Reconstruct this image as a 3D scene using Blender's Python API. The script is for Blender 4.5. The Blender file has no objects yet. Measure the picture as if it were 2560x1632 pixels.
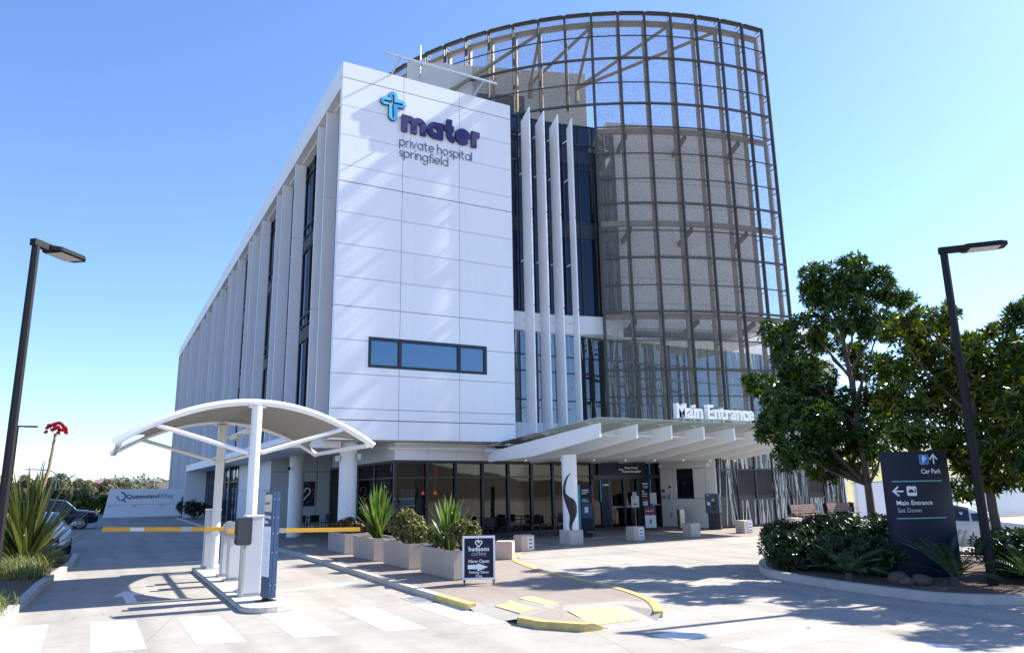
import bpy, bmesh, math, random
from mathutils import Vector, Matrix
random.seed(11)
R = math.radians
SC = bpy.context.scene
COL = SC.collection
# ------------------------------------------------------------------ camera, sky, sun, exposure
cam_d = bpy.data.cameras.new('camera'); cam = bpy.data.objects.new('camera', cam_d); COL.objects.link(cam)
cam_d.sensor_width = 36; cam_d.lens = 25.541; cam_d.clip_end = 3000
_y, _p, _r = R(29.23667), R(12.26592), R(-0.96602)
_f = Vector((math.sin(_y)*math.cos(_p), math.cos(_y)*math.cos(_p), math.sin(_p)))
_rt = Vector((math.cos(_y), -math.sin(_y), 0)); _up = _rt.cross(_f)
_r2 = _rt*math.cos(_r) + _up*math.sin(_r); _u2 = -_rt*math.sin(_r) + _up*math.cos(_r)
cam.matrix_world = Matrix((( _r2.x, _u2.x, -_f.x, 0), (_r2.y, _u2.y, -_f.y, 0), (_r2.z, _u2.z, -_f.z, 2.1), (0, 0, 0, 1)))
SC.camera = cam
SUN_EL = 40.0; SUN_DY = -0.08
sdir = Vector((math.cos(R(SUN_EL)), SUN_DY, math.sin(R(SUN_EL)))).normalized()
w = bpy.data.worlds.new('World'); SC.world = w; w.use_nodes = True
wn = w.node_tree; bg = wn.nodes['Background']
sky = wn.nodes.new('ShaderNodeTexSky'); sky.sky_type = 'NISHITA'; sky.sun_disc = False
sky.sun_elevation = R(SUN_EL); sky.sun_rotation = R(90) ; sky.air_density = 1.0; sky.dust_density = 0.3; sky.ozone_density = 2.6; sky.altitude = 60
tint = wn.nodes.new('ShaderNodeMix'); tint.data_type = 'RGBA'; tint.blend_type = 'MULTIPLY'; tint.inputs['Factor'].default_value = 1; tint.inputs[7].default_value = (.80, .905, 1.15, 1)   # camera white balance is on the cool side
wn.links.new(sky.outputs[0], tint.inputs[6]); wn.links.new(tint.outputs[2], bg.inputs[0]); bg.inputs[1].default_value = 0.110
sl = bpy.data.lights.new('sun', 'SUN'); sl.energy = 5.0; sl.angle = R(0.53); sl.color = (1, 0.955, 0.88)
so = bpy.data.objects.new('sun', sl); COL.objects.link(so); so.location = (40, 0, 40)
so.rotation_euler = (-sdir).to_track_quat('-Z', 'Y').to_euler()
SC.view_settings.view_transform = 'Standard'; SC.view_settings.look = 'None'; SC.view_settings.gamma = 1
SC.view_settings.exposure = 1.2
SC.render.engine = 'CYCLES'; SC.cycles.max_bounces = 8; SC.cycles.transparent_max_bounces = 24
SC.cycles.use_denoising = True

# ------------------------------------------------------------------ materials
def mat(name, c, rough=.6, metal=0., spec=.5, var=.0, vs=3., bump=0., bs=40., c2=None, emit=None, stretch=None, coat=0., island=0.):
    m = bpy.data.materials.new(name); m.use_nodes = True; t = m.node_tree; b = t.nodes['Principled BSDF']
    b.inputs['Base Color'].default_value = (*c, 1); b.inputs['Roughness'].default_value = rough
    b.inputs['Metallic'].default_value = metal; b.inputs['Specular IOR Level'].default_value = spec
    if coat: b.inputs['Coat Weight'].default_value = coat; b.inputs['Coat Roughness'].default_value = .05
    tc = t.nodes.new('ShaderNodeTexCoord'); src = tc.outputs['Object']
    if stretch:
        mp = t.nodes.new('ShaderNodeMapping'); mp.inputs['Scale'].default_value = stretch
        t.links.new(src, mp.inputs[0]); src = mp.outputs[0]
    if var or c2:
        n = t.nodes.new('ShaderNodeTexNoise'); n.inputs['Scale'].default_value = vs; n.inputs['Detail'].default_value = 6
        n.inputs['Roughness'].default_value = .65; t.links.new(src, n.inputs['Vector'])
        rp = t.nodes.new('ShaderNodeValToRGB'); rp.color_ramp.elements[0].position = .3; rp.color_ramp.elements[1].position = .7
        a = c; d = c2
        if d is None: a = tuple(x*(1-var) for x in c); d = tuple(min(1, x*(1+var)) for x in c)
        rp.color_ramp.elements[0].color = (*a, 1); rp.color_ramp.elements[1].color = (*d, 1)
        t.links.new(n.outputs[0], rp.inputs[0]); t.links.new(rp.outputs[0], b.inputs['Base Color'])
    if island:
        ge = t.nodes.new('ShaderNodeNewGeometry'); mr = t.nodes.new('ShaderNodeMapRange'); mr.inputs[3].default_value = 1-island; mr.inputs[4].default_value = 1; t.links.new(ge.outputs['Random Per Island'], mr.inputs[0])
        mx = t.nodes.new('ShaderNodeMix'); mx.data_type = 'RGBA'; mx.blend_type = 'MULTIPLY'; mx.inputs['Factor'].default_value = 1; t.links.new(rp.outputs[0], mx.inputs[6]); t.links.new(mr.outputs[0], mx.inputs[7]); t.links.new(mx.outputs[2], b.inputs['Base Color'])
    if bump:
        n2 = t.nodes.new('ShaderNodeTexNoise'); n2.inputs['Scale'].default_value = bs; n2.inputs['Detail'].default_value = 4
        bp_ = t.nodes.new('ShaderNodeBump'); bp_.inputs['Strength'].default_value = bump; bp_.inputs['Distance'].default_value = .02
        t.links.new(src, n2.inputs['Vector']); t.links.new(n2.outputs[0], bp_.inputs['Height']); t.links.new(bp_.outputs[0], b.inputs['Normal'])
    if emit: b.inputs['Emission Color'].default_value = (*emit[0], 1); b.inputs['Emission Strength'].default_value = emit[1]
    return m

def ground_mat(name, c, joint=(4.2, 3.6), jw=.012, stain=.10, rot=0., grain=60):
    """concrete laid in bays: broad stains, fine grain, darker joints, tyre-worn patches"""
    m = mat(name, c, rough=.8, spec=.3, bump=.25, bs=grain); t = m.node_tree; b = t.nodes['Principled BSDF']
    tc = t.nodes.new('ShaderNodeTexCoord')
    mp = t.nodes.new('ShaderNodeMapping'); mp.inputs['Rotation'].default_value = (0, 0, rot); mp.inputs['Location'].default_value = (2.3, 1.1, 0); t.links.new(tc.outputs['Object'], mp.inputs[0])
    def noise(s, d=5):
        n = t.nodes.new('ShaderNodeTexNoise'); n.inputs['Scale'].default_value = s; n.inputs['Detail'].default_value = d; n.inputs['Roughness'].default_value = .6
        t.links.new(mp.outputs[0], n.inputs['Vector']); return n.outputs[0]
    def ramp(src, lo, hi, p0=.3, p1=.7):
        r_ = t.nodes.new('ShaderNodeMapRange'); r_.inputs[1].default_value = p0; r_.inputs[2].default_value = p1
        r_.inputs[3].default_value = lo; r_.inputs[4].default_value = hi; t.links.new(src, r_.inputs[0]); return r_.outputs[0]
    def mul(a, b2):
        q = t.nodes.new('ShaderNodeMath'); q.operation = 'MULTIPLY'; t.links.new(a, q.inputs[0]); t.links.new(b2, q.inputs[1]); return q.outputs[0]
    v = mul(ramp(noise(.35), 1-stain*1.3, 1+stain*.6), ramp(noise(2.2), 1-stain*.8, 1+stain*.4))
    v = mul(v, ramp(noise(45, 2), .93, 1.05)); v = mul(v, ramp(noise(.9, 8), .80, 1.0, .30, .42))
    m2 = t.nodes.new('ShaderNodeMapping'); m2.inputs['Scale'].default_value = (1.5, .10, 1); m2.inputs['Rotation'].default_value = (0, 0, R(4)); t.links.new(tc.outputs['Object'], m2.inputs[0])
    n3 = t.nodes.new('ShaderNodeTexNoise'); n3.inputs['Scale'].default_value = 1; n3.inputs['Detail'].default_value = 4; t.links.new(m2.outputs[0], n3.inputs['Vector']); v = mul(v, ramp(n3.outputs[0], 1-stain*1.3, 1.04, .34, .56))
    n4 = t.nodes.new('ShaderNodeTexVoronoi'); n4.inputs['Scale'].default_value = .42; n4.inputs['Randomness'].default_value = 1; t.links.new(tc.outputs['Object'], n4.inputs['Vector']); v = mul(v, ramp(n4.outputs['Distance'], .72, 1., .03, .13))
    bk = t.nodes.new('ShaderNodeTexBrick'); bk.offset = 0; bk.inputs['Scale'].default_value = 1
    bk.inputs['Color1'].default_value = (1, 1, 1, 1); bk.inputs['Color2'].default_value = (.95, .95, .95, 1); bk.inputs['Mortar'].default_value = (.68, .66, .64, 1)
    bk.inputs['Mortar Size'].default_value = jw; bk.inputs['Brick Width'].default_value = joint[0]; bk.inputs['Row Height'].default_value = joint[1]
    t.links.new(mp.outputs[0], bk.inputs['Vector']); v = mul(v, bk.outputs['Color'])
    mx = t.nodes.new('ShaderNodeMix'); mx.data_type = 'RGBA'; mx.blend_type = 'MULTIPLY'; mx.inputs['Factor'].default_value = 1
    mx.inputs[6].default_value = (*c, 1); t.links.new(v, mx.inputs[7]); t.links.new(mx.outputs[2], b.inputs['Base Color'])
    return m

def glass_mat(name, tint=(.45, .5, .52), trans=.5, refl=.12, body=(.02, .03, .045), gloss=(1, 1, 1)):
    m = bpy.data.materials.new(name); m.use_nodes = True; t = m.node_tree; t.nodes.clear()
    o = t.nodes.new('ShaderNodeOutputMaterial'); tr = t.nodes.new('ShaderNodeBsdfTransparent'); tr.inputs[0].default_value = (*tint, 1)
    df = t.nodes.new('ShaderNodeBsdfDiffuse'); df.inputs[0].default_value = (*body, 1)
    gl = t.nodes.new('ShaderNodeBsdfGlossy'); gl.inputs['Roughness'].default_value = .015; gl.inputs[0].default_value = (*gloss, 1)
    tc = t.nodes.new('ShaderNodeTexCoord'); nz = t.nodes.new('ShaderNodeTexNoise'); nz.inputs['Scale'].default_value = .55; nz.inputs['Detail'].default_value = 1
    bp_ = t.nodes.new('ShaderNodeBump'); bp_.inputs['Strength'].default_value = .12; bp_.inputs['Distance'].default_value = .05
    t.links.new(tc.outputs['Object'], nz.inputs['Vector']); t.links.new(nz.outputs[0], bp_.inputs['Height']); t.links.new(bp_.outputs[0], gl.inputs['Normal'])
    fr = t.nodes.new('ShaderNodeFresnel'); fr.inputs[0].default_value = 1.5
    ad = t.nodes.new('ShaderNodeMath'); ad.operation = 'ADD'; ad.use_clamp = True; ad.inputs[1].default_value = refl; t.links.new(fr.outputs[0], ad.inputs[0])
    m1 = t.nodes.new('ShaderNodeMixShader'); m1.inputs[0].default_value = trans; t.links.new(df.outputs[0], m1.inputs[1]); t.links.new(tr.outputs[0], m1.inputs[2])
    m2 = t.nodes.new('ShaderNodeMixShader'); t.links.new(ad.outputs[0], m2.inputs[0]); t.links.new(m1.outputs[0], m2.inputs[1]); t.links.new(gl.outputs[0], m2.inputs[2])
    t.links.new(m2.outputs[0], o.inputs[0]); return m

def perf_mat(name, c=(.30, .285, .26), cover=.36):
    """perforated sheet: holes in a random pattern of varying density"""
    m = bpy.data.materials.new(name); m.use_nodes = True; t = m.node_tree; t.nodes.clear()
    o = t.nodes.new('ShaderNodeOutputMaterial'); tr = t.nodes.new('ShaderNodeBsdfTransparent'); d = t.nodes.new('ShaderNodeBsdfDiffuse'); d.inputs[0].default_value = (*c, 1)
    tc = t.nodes.new('ShaderNodeTexCoord')
    n1 = t.nodes.new('ShaderNodeTexNoise'); n1.inputs['Scale'].default_value = 11; n1.inputs['Detail'].default_value = 2; n1.inputs['Roughness'].default_value = .7
    n2 = t.nodes.new('ShaderNodeTexNoise'); n2.inputs['Scale'].default_value = 1.3; n2.inputs['Detail'].default_value = 2
    t.links.new(tc.outputs['Object'], n1.inputs['Vector']); t.links.new(tc.outputs['Object'], n2.inputs['Vector'])
    r1 = t.nodes.new('ShaderNodeMapRange'); r1.inputs[1].default_value = .38; r1.inputs[2].default_value = .62; r1.inputs[3].default_value = cover-.11; r1.inputs[4].default_value = cover+.11
    r2 = t.nodes.new('ShaderNodeMapRange'); r2.inputs[1].default_value = .3; r2.inputs[2].default_value = .7; r2.inputs[3].default_value = .9; r2.inputs[4].default_value = 1.1
    t.links.new(n1.outputs[0], r1.inputs[0]); t.links.new(n2.outputs[0], r2.inputs[0])
    q = t.nodes.new('ShaderNodeMath'); q.operation = 'MULTIPLY'; t.links.new(r1.outputs[0], q.inputs[0]); t.links.new(r2.outputs[0], q.inputs[1])
    mx = t.nodes.new('ShaderNodeMixShader'); t.links.new(q.outputs[0], mx.inputs[0]); t.links.new(tr.outputs[0], mx.inputs[1]); t.links.new(d.outputs[0], mx.inputs[2])
    t.links.new(mx.outputs[0], o.inputs[0]); return m

def leaf_mat(name, dark, light, rough=.35, spec=.5, trans=.25):
    m = mat(name, dark, rough=rough, spec=spec); t = m.node_tree; b = t.nodes['Principled BSDF']; o = t.nodes['Material Output']
    g_ = t.nodes.new('ShaderNodeNewGeometry'); rp = t.nodes.new('ShaderNodeValToRGB')
    rp.color_ramp.elements[0].color = (*dark, 1); rp.color_ramp.elements[1].color = (*light, 1); rp.color_ramp.elements[0].position = .15
    t.links.new(g_.outputs['Random Per Island'], rp.inputs[0]); t.links.new(rp.outputs[0], b.inputs['Base Color'])
    tl = t.nodes.new('ShaderNodeBsdfTranslucent'); hs = t.nodes.new('ShaderNodeHueSaturation'); hs.inputs['Value'].default_value = 1.6; hs.inputs['Saturation'].default_value = 1.1
    t.links.new(rp.outputs[0], hs.inputs['Color']); t.links.new(hs.outputs[0], tl.inputs[0])
    mx = t.nodes.new('ShaderNodeMixShader'); mx.inputs[0].default_value = trans; t.links.new(b.outputs[0], mx.inputs[1]); t.links.new(tl.outputs[0], mx.inputs[2]); t.links.new(mx.outputs[0], o.inputs[0])
    return m

M = dict(
 drive=ground_mat('drive_concrete', (.39, .36, .315), joint=(6.5, 4.6), rot=R(14), jw=.008),
 path=ground_mat('path_aggregate', (.32, .27, .23), joint=(3.2, 3.2), stain=.07, grain=120),
 kerb=mat('kerb_concrete', (.44, .42, .38), .85, var=.12, vs=5, bump=.3, bs=50),
 yellow=mat('kerb_yellow_paint', (.56, .42, .15), .7, var=.25, vs=9, bump=.2),
 tactile=mat('tactile_yellow', (.68, .56, .26), .7, var=.08, vs=30),
 white=mat('road_white_paint', (.80, .80, .78), .7, c2=(.62, .61, .58), vs=5, bump=.1),
 scrub=mat('scrub_slope', (.05, .04, .025), .95, c2=(.12, .09, .05), vs=.35, bump=.6, bs=4),
 soil=mat('mulch', (.075, .045, .03), .95, c2=(.16, .10, .07), vs=14, bump=.9, bs=30),
 dry=mat('dry_ground', (.16, .15, .07), .95, c2=(.24, .21, .10), vs=.3, bump=.5, bs=8),
 grassy=mat('grass_slope', (.19, .20, .05), .95, c2=(.30, .27, .09), vs=2.5, bump=.6, bs=30),
 panel=mat('white_panel', (.90, .90, .90), .28, spec=.5, var=.02, vs=1.4, bump=.05, bs=1.2, island=.035, stretch=(3.5, 3.5, .22)),
 panel2=mat('white_panel_matt', (.82, .82, .82), .5, var=.03, vs=1.),
 greypanel=mat('grey_panel', (.62, .64, .66), .45, var=.03, vs=1.),
 fin=mat('fin_aluminium', (.88, .88, .89), .38, spec=.5, var=.03, vs=.6),
 joint=mat('panel_joint', (.10, .10, .11), .8),
 soffit=mat('soffit', (.60, .60, .58), .7, var=.03, vs=1.2),
 frame=mat('dark_frame', (.018, .022, .028), .35, spec=.5),
 dglass=glass_mat('dark_glass', trans=.25, refl=.02, body=(.006, .010, .02), tint=(.2, .25, .32), gloss=(.55, .62, .75)),
 bglass=glass_mat('blue_glass', trans=.0, refl=.16, body=(.02, .07, .12), gloss=(.62, .80, 1)),
 fglass=glass_mat('fritted_glass', trans=.1, refl=.15, body=(.02, .03, .04), tint=(.3, .35, .4), gloss=(.7, .82, .95)),
 cglass=glass_mat('cafe_glass', trans=.9, refl=.05, body=(.01, .012, .014), tint=(.60, .62, .62), gloss=(.42, .40, .37)),
 sglass=glass_mat('side_glass', trans=.1, refl=.03, body=(.01, .014, .02), gloss=(.5, .58, .7)),
 canglass=glass_mat('canopy_glass', trans=.62, refl=.05, body=(.58, .76, .69), tint=(.84, .96, .90)),
 carglass=glass_mat('car_glass', trans=.3, refl=.03, body=(.01, .015, .015), tint=(.3, .4, .4)),
 gglass=glass_mat('ground_glass', trans=.1, refl=.05, body=(.025, .03, .036), tint=(.3, .35, .4), gloss=(.50, .52, .55)),
 frit=mat('frit_white', (.50, .55, .54), .7),
 perf=perf_mat('perforated_sheet'),
 bronze=mat('bronze_frame', (.075, .068, .055), .5, metal=.0, var=.12, vs=2),
 tan=mat('tan_steel', (.29, .225, .15), .55, var=.1, vs=1.5),
 plant=mat('grey_cladding', (.62, .61, .58), .55, var=.03, vs=1.),
 block=mat('block_cladding', (.78, .76, .75), .55, var=.04, vs=.8),
 steel=mat('galvanised', (.55, .56, .57), .4, metal=.6, var=.08, vs=6),
 stainless=mat('stainless', (.55, .54, .52), .25, metal=1., var=.05, vs=8),
 black=mat('black_coat', (.012, .012, .014), .45, var=.1, vs=4),
 lampblack=mat('lamp_charcoal', (.010, .010, .012), .6, spec=.25, var=.1, vs=3),
 led=mat('lamp_lens', (.55, .52, .45), .3, var=.15, vs=30),
 whitesteel=mat('white_powdercoat', (.80, .80, .79), .3, spec=.5, var=.02, vs=2),
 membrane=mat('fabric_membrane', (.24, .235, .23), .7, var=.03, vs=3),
 cabinet=mat('cabinet_grey', (.60, .60, .61), .4, var=.03, vs=2),
 silver=mat('silver_trim', (.40, .41, .42), .35, metal=.7),
 boom=mat('boom_amber', (.72, .38, .03), .45, var=.05, vs=3),
 reader=mat('reader_charcoal', (.045, .05, .055), .5, var=.1, vs=5),
 navy=mat('sign_navy', (.007, .012, .032), .42, spec=.3, var=.06, vs=1.2),
 navy2=mat('sign_blue', (.022, .055, .13), .4, var=.05, vs=3),
 logonavy=mat('logo_navy', (.030, .020, .12), .45),
 logodark=mat('logo_side', (.02, .03, .06), .6),
 cyan=mat('logo_cyan', (.12, .60, .86), .35), sky2=mat('logo_sky', (.06, .36, .78), .35),
 letgrey=mat('letter_slate', (.10, .14, .20), .5), letwhite=mat('letter_white', (.82, .82, .83), .45),
 letgrey2=mat('letter_grey', (.50, .52, .56), .5), teal=mat('sign_teal', (.06, .42, .44), .45), tealline=mat('teal_line', (.16, .40, .43), .5),
 skyblue=mat('edge_blue', (.05, .27, .55), .45), maroon=mat('poster_maroon', (.20, .03, .06), .5), red=mat('notice_red', (.55, .03, .03), .5),
 paper=mat('paper', (.72, .73, .76), .6, var=.04, vs=10), parkblue=mat('park_blue', (.03, .19, .62), .45),
 cream=mat('plate_cream', (.55, .50, .40), .5, var=.05, vs=8),
 planter=mat('planter_fibrecement', (.37, .32, .285), .8, var=.08, vs=3, bump=.15, bs=60),
 cube=mat('bollard_concrete', (.56, .49, .41), .85, var=.14, vs=6, bump=.35, bs=35),
 cubepink=mat('bollard_concrete_warm', (.60, .46, .37), .85, var=.14, vs=6, bump=.35, bs=35, stretch=(6, 6, .6)),
 timber=mat('bench_timber', (.20, .115, .085), .6, var=.25, vs=5, stretch=(1, 12, 12), bump=.2),
 bark=mat('bark', (.07, .052, .04), .9, c2=(.14, .11, .085), vs=9, bump=.8, bs=18, stretch=(1, 1, .25)),
 leafA=leaf_mat('leaf_dark_gloss', (.010, .024, .005), (.075, .135, .014), rough=.19, spec=.38, trans=.32),
 leafB=leaf_mat('leaf_mid_gloss', (.016, .036, .005), (.16, .20, .016), rough=.22, spec=.38, trans=.36),
 leafC=leaf_mat('leaf_shrub', (.010, .022, .006), (.04, .07, .016), rough=.3, spec=.35, trans=.2),
 leafD=leaf_mat('leaf_planter_shrub', (.03, .06, .010), (.24, .21, .05), rough=.45, spec=.4, trans=.25),
 leafE=leaf_mat('leaf_yellow', (.10, .14, .02), (.60, .42, .03), rough=.45, trans=.3),
 leafR=leaf_mat('leaf_reddish', (.03, .05, .02), (.18, .07, .03), rough=.5, trans=.2),
 sword=leaf_mat('leaf_sword', (.035, .075, .012), (.16, .25, .04), rough=.38, spec=.5, trans=.3),
 swordold=leaf_mat('leaf_sword_olive', (.03, .05, .012), (.15, .17, .045), rough=.45, trans=.25),
 tuft=leaf_mat('leaf_tuft', (.09, .12, .03), (.32, .33, .13), rough=.5, trans=.3),
 gum=leaf_mat('leaf_gum', (.05, .065, .028), (.13, .14, .065), rough=.6, trans=.15),
 cycad=leaf_mat('leaf_cycad', (.015, .04, .012), (.06, .11, .025), rough=.3, spec=.6, trans=.2),
 tip=mat('dry_leaf_tip', (.36, .27, .17), .8), flower=mat('flower_red', (.55, .012, .03), .5, var=.3, vs=20), stalk=mat('flower_stalk', (.30, .20, .10), .7, var=.3, vs=15),
 rock=mat('garden_rock', (.10, .075, .06), .9, var=.3, vs=6, bump=.6, bs=12),
 carnavy=mat('paint_navy', (.006, .009, .020), .3, coat=.35, spec=.35), carsilver=mat('paint_silver', (.74, .75, .77), .35, coat=.8), carwhite=mat('paint_white', (.70, .70, .70), .3, coat=1.),
 tyre=mat('tyre', (.02, .02, .02), .85), rim=mat('alloy_rim', (.45, .46, .47), .3, metal=.8), lampglass=mat('headlamp', (.55, .58, .6), .1, spec=.8),
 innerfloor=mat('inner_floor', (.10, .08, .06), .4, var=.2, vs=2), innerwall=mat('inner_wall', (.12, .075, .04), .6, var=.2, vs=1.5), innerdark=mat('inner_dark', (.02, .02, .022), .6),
 skin=mat('skin', (.40, .24, .17), .6), cloth=mat('cloth_black', (.02, .02, .025), .8), mask=mat('mask_blue', (.20, .42, .55), .7), hair=mat('hair', (.015, .01, .008), .6),
 roofred=mat('roof_tile', (.25, .12, .08), .8, var=.2, vs=4), rend=mat('render_cream', (.45, .38, .30), .8), bulb=mat('led_dot', (.8, .8, .75), .4, emit=((1, .95, .85), .25)),
)

# ------------------------------------------------------------------ mesh helpers
WO = {}                                   # world offset of every root, so parts are written in world coordinates
class MB:
    def __init__(s): s.v = []; s.f = []; s.mi = []; s.k = 0
    def add(s, vs, fs):
        o = len(s.v); s.v += [tuple(x) for x in vs]; s.f += [tuple(i+o for i in f) for f in fs]; s.mi += [s.k]*len(fs); return s
    def box(s, x0, x1, y0, y1, z0, z1):
        return s.add([(x0, y0, z0), (x1, y0, z0), (x1, y1, z0), (x0, y1, z0), (x0, y0, z1), (x1, y0, z1), (x1, y1, z1), (x0, y1, z1)],
                     [(3, 2, 1, 0), (4, 5, 6, 7), (0, 1, 5, 4), (1, 2, 6, 5), (2, 3, 7, 6), (3, 0, 4, 7)])
    def cbox(s, c, sz, m=None):
        h = [a/2 for a in sz]; vs = [Vector((x*h[0], y*h[1], z*h[2])) for z in (-1, 1) for x, y in ((-1, -1), (1, -1), (1, 1), (-1, 1))]
        if m is not None: vs = [m @ v for v in vs]
        c = Vector(c); return s.add([v+c for v in vs], [(3, 2, 1, 0), (4, 5, 6, 7), (0, 1, 5, 4), (1, 2, 6, 5), (2, 3, 7, 6), (3, 0, 4, 7)])
    def bar(s, a, b, w, h=None, up=(0, 0, 1), off=0):
        a = Vector(a); b = Vector(b); h = w if h is None else h; d = (b-a).normalized(); u = Vector(up)
        if abs(d.dot(u)) > .99: u = Vector((0, 1, 0))
        x = d.cross(u).normalized(); y = x.cross(d).normalized(); vs = []
        for p in (a, b):
            for i, j in ((-1, -1), (1, -1), (1, 1), (-1, 1)): vs.append(p + x*(i*w/2) + y*(j*h/2+off))
        return s.add(vs, [(3, 2, 1, 0), (4, 5, 6, 7), (0, 1, 5, 4), (1, 2, 6, 5), (2, 3, 7, 6), (3, 0, 4, 7)])
    def tube(s, pts, rad, n=12, cap=True):
        pts = [Vector(p) for p in pts]; rs = rad if isinstance(rad, (list, tuple)) else [rad]*len(pts); vs = []; fs = []
        ref = Vector((0, 0, 1)) if abs((pts[-1]-pts[0]).normalized().z) < .9 else Vector((1, 0, 0))
        for i, p in enumerate(pts):
            d = ((pts[min(i+1, len(pts)-1)])-(pts[max(i-1, 0)])).normalized(); x = d.cross(ref).normalized(); y = x.cross(d)
            for k in range(n):
                a = 2*math.pi*k/n; vs.append(p + (x*math.cos(a)+y*math.sin(a))*rs[i])
        for i in range(len(pts)-1):
            for k in range(n): fs.append((i*n+k, i*n+(k+1) % n, (i+1)*n+(k+1) % n, (i+1)*n+k))
        if cap: fs.append(tuple(range(n-1, -1, -1))); fs.append(tuple((len(pts)-1)*n+k for k in range(n)))
        return s.add(vs, fs)
    def cyl(s, x, y, z0, z1, r, n=24, r2=None): return s.tube([(x, y, z0), (x, y, z1)], [r, r if r2 is None else r2], n)
    def quad(s, a, b, c, d): return s.add([a, b, c, d], [(0, 1, 2, 3)])
    def prism(s, poly, z0, z1):           # poly counter-clockwise in xy
        n = len(poly); return s.add([(x, y, z0) for x, y in poly]+[(x, y, z1) for x, y in poly],
            [tuple(range(n-1, -1, -1)), tuple(range(n, 2*n))]+[(i, (i+1) % n, n+(i+1) % n, n+i) for i in range(n)])
    def sheet(s, poly, z): return s.add([(x, y, z) for x, y in poly], [tuple(range(len(poly)))])
    def extr(s, poly3, d):                # planar polygon of 3-D points pushed along d
        d = Vector(d); n = len(poly3); p = [Vector(q) for q in poly3]
        return s.add(p+[q+d for q in p], [tuple(range(n-1, -1, -1)), tuple(range(n, 2*n))]+[(i, (i+1) % n, n+(i+1) % n, n+i) for i in range(n)])
    def xform(s, m, start=0):
        for i in range(start, len(s.v)): s.v[i] = tuple(m @ Vector(s.v[i]))
        return s
    def build(s, name, m, parent=None, local=False, smooth=False, bevel=0., tri=False, recalc=True):
        me = bpy.data.meshes.new(name); off = Vector((0, 0, 0))
        if parent is not None and not local: off = WO.get(parent.name, Vector((0, 0, 0)))
        vs = [(a-off.x, b-off.y, c-off.z) for a, b, c in s.v] if off.length else s.v
        me.from_pydata(vs, [], s.f)
        ms = m if isinstance(m, (list, tuple)) else [m]
        for q in ms: me.materials.append(M[q] if isinstance(q, str) else q)
        if len(ms) > 1: me.polygons.foreach_set('material_index', s.mi)
        if recalc or bevel:
            bm = bmesh.new(); bm.from_mesh(me)
            if recalc: bmesh.ops.recalc_face_normals(bm, faces=bm.faces)
            if bevel:
                es = [e for e in bm.edges if e.is_manifold and e.calc_face_angle(0) > .5]
                bmesh.ops.bevel(bm, geom=es, offset=bevel, segments=2, affect='EDGES', clamp_overlap=True)
            bm.to_mesh(me); bm.free()
        if smooth:
            me.polygons.foreach_set('use_smooth', [True]*len(me.polygons))
            try: me.set_sharp_from_angle(angle=R(40))
            except Exception: pass
        me.update(); o = bpy.data.objects.new(name, me); COL.objects.link(o)
        if parent is not None: o.parent = parent; WO[o.name] = off
        return o
def tag(o, label, cat, group=None, kind=None):
    if label: o['label'] = label
    if cat: o['category'] = cat
    if group: o['group'] = group
    if kind: o['kind'] = kind
    return o
def struct(o): o['kind'] = 'structure'; return o
def thing(name, label, cat, loc=(0, 0, 0), rz=0., group=None):
    o = bpy.data.objects.new(name, None); COL.objects.link(o); o.location = loc; o.rotation_euler = (0, 0, rz); o.empty_display_size = .2
    WO[o.name] = Vector(loc); return tag(o, label, cat, group)
def copy_tree(o, parent=None):
    c = o.copy(); COL.objects.link(c)
    if parent is not None: c.parent = parent
    for ch in list(o.children): copy_tree(ch, c)
    return c
def dup(o, label, loc, rz=None, group=None, sc=None):
    c = copy_tree(o); c.location = loc; c['label'] = label
    if rz is not None: c.rotation_euler = (0, 0, rz)
    if sc is not None: c.scale = (sc,)*3 if not isinstance(sc, tuple) else sc
    if group: c['group'] = group
    return c
def text_mb(body, size, mtx, depth=.004, bold=0., align='LEFT', xs=1., fit=None):
    cu = bpy.data.curves.new('txt', 'FONT'); cu.body = body; cu.size = size; cu.extrude = depth/2; cu.offset = bold; cu.align_x = align; cu.resolution_u = 3
    o = bpy.data.objects.new('txt', cu); COL.objects.link(o); dg = bpy.context.evaluated_depsgraph_get(); me = bpy.data.meshes.new_from_object(o.evaluated_get(dg))
    if fit: x_ = [v.co.x for v in me.vertices]; xs = fit/(max(x_)-min(x_))
    b = MB(); b.add([mtx @ Vector((v.co.x*xs, v.co.y, v.co.z)) for v in me.vertices], [tuple(p.vertices) for p in me.polygons])
    bpy.data.objects.remove(o); bpy.data.curves.remove(cu); bpy.data.meshes.remove(me); return b
def face_m(o, right=(1, 0, 0), up=(0, 0, 1)):   # text plane -> wall: x runs along right, y along up
    r = Vector(right).normalized(); u = Vector(up).normalized(); n = r.cross(u)
    return Matrix(((r.x, u.x, n.x, o[0]), (r.y, u.y, n.y, o[1]), (r.z, u.z, n.z, o[2]), (0, 0, 0, 1)))
def text(name, body, size, o, parent, m, right=(1, 0, 0), up=(0, 0, 1), local=False, **k):
    return text_mb(body, size, face_m(o, right, up), **k).build(name, m, parent, local=local, recalc=False)
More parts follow.
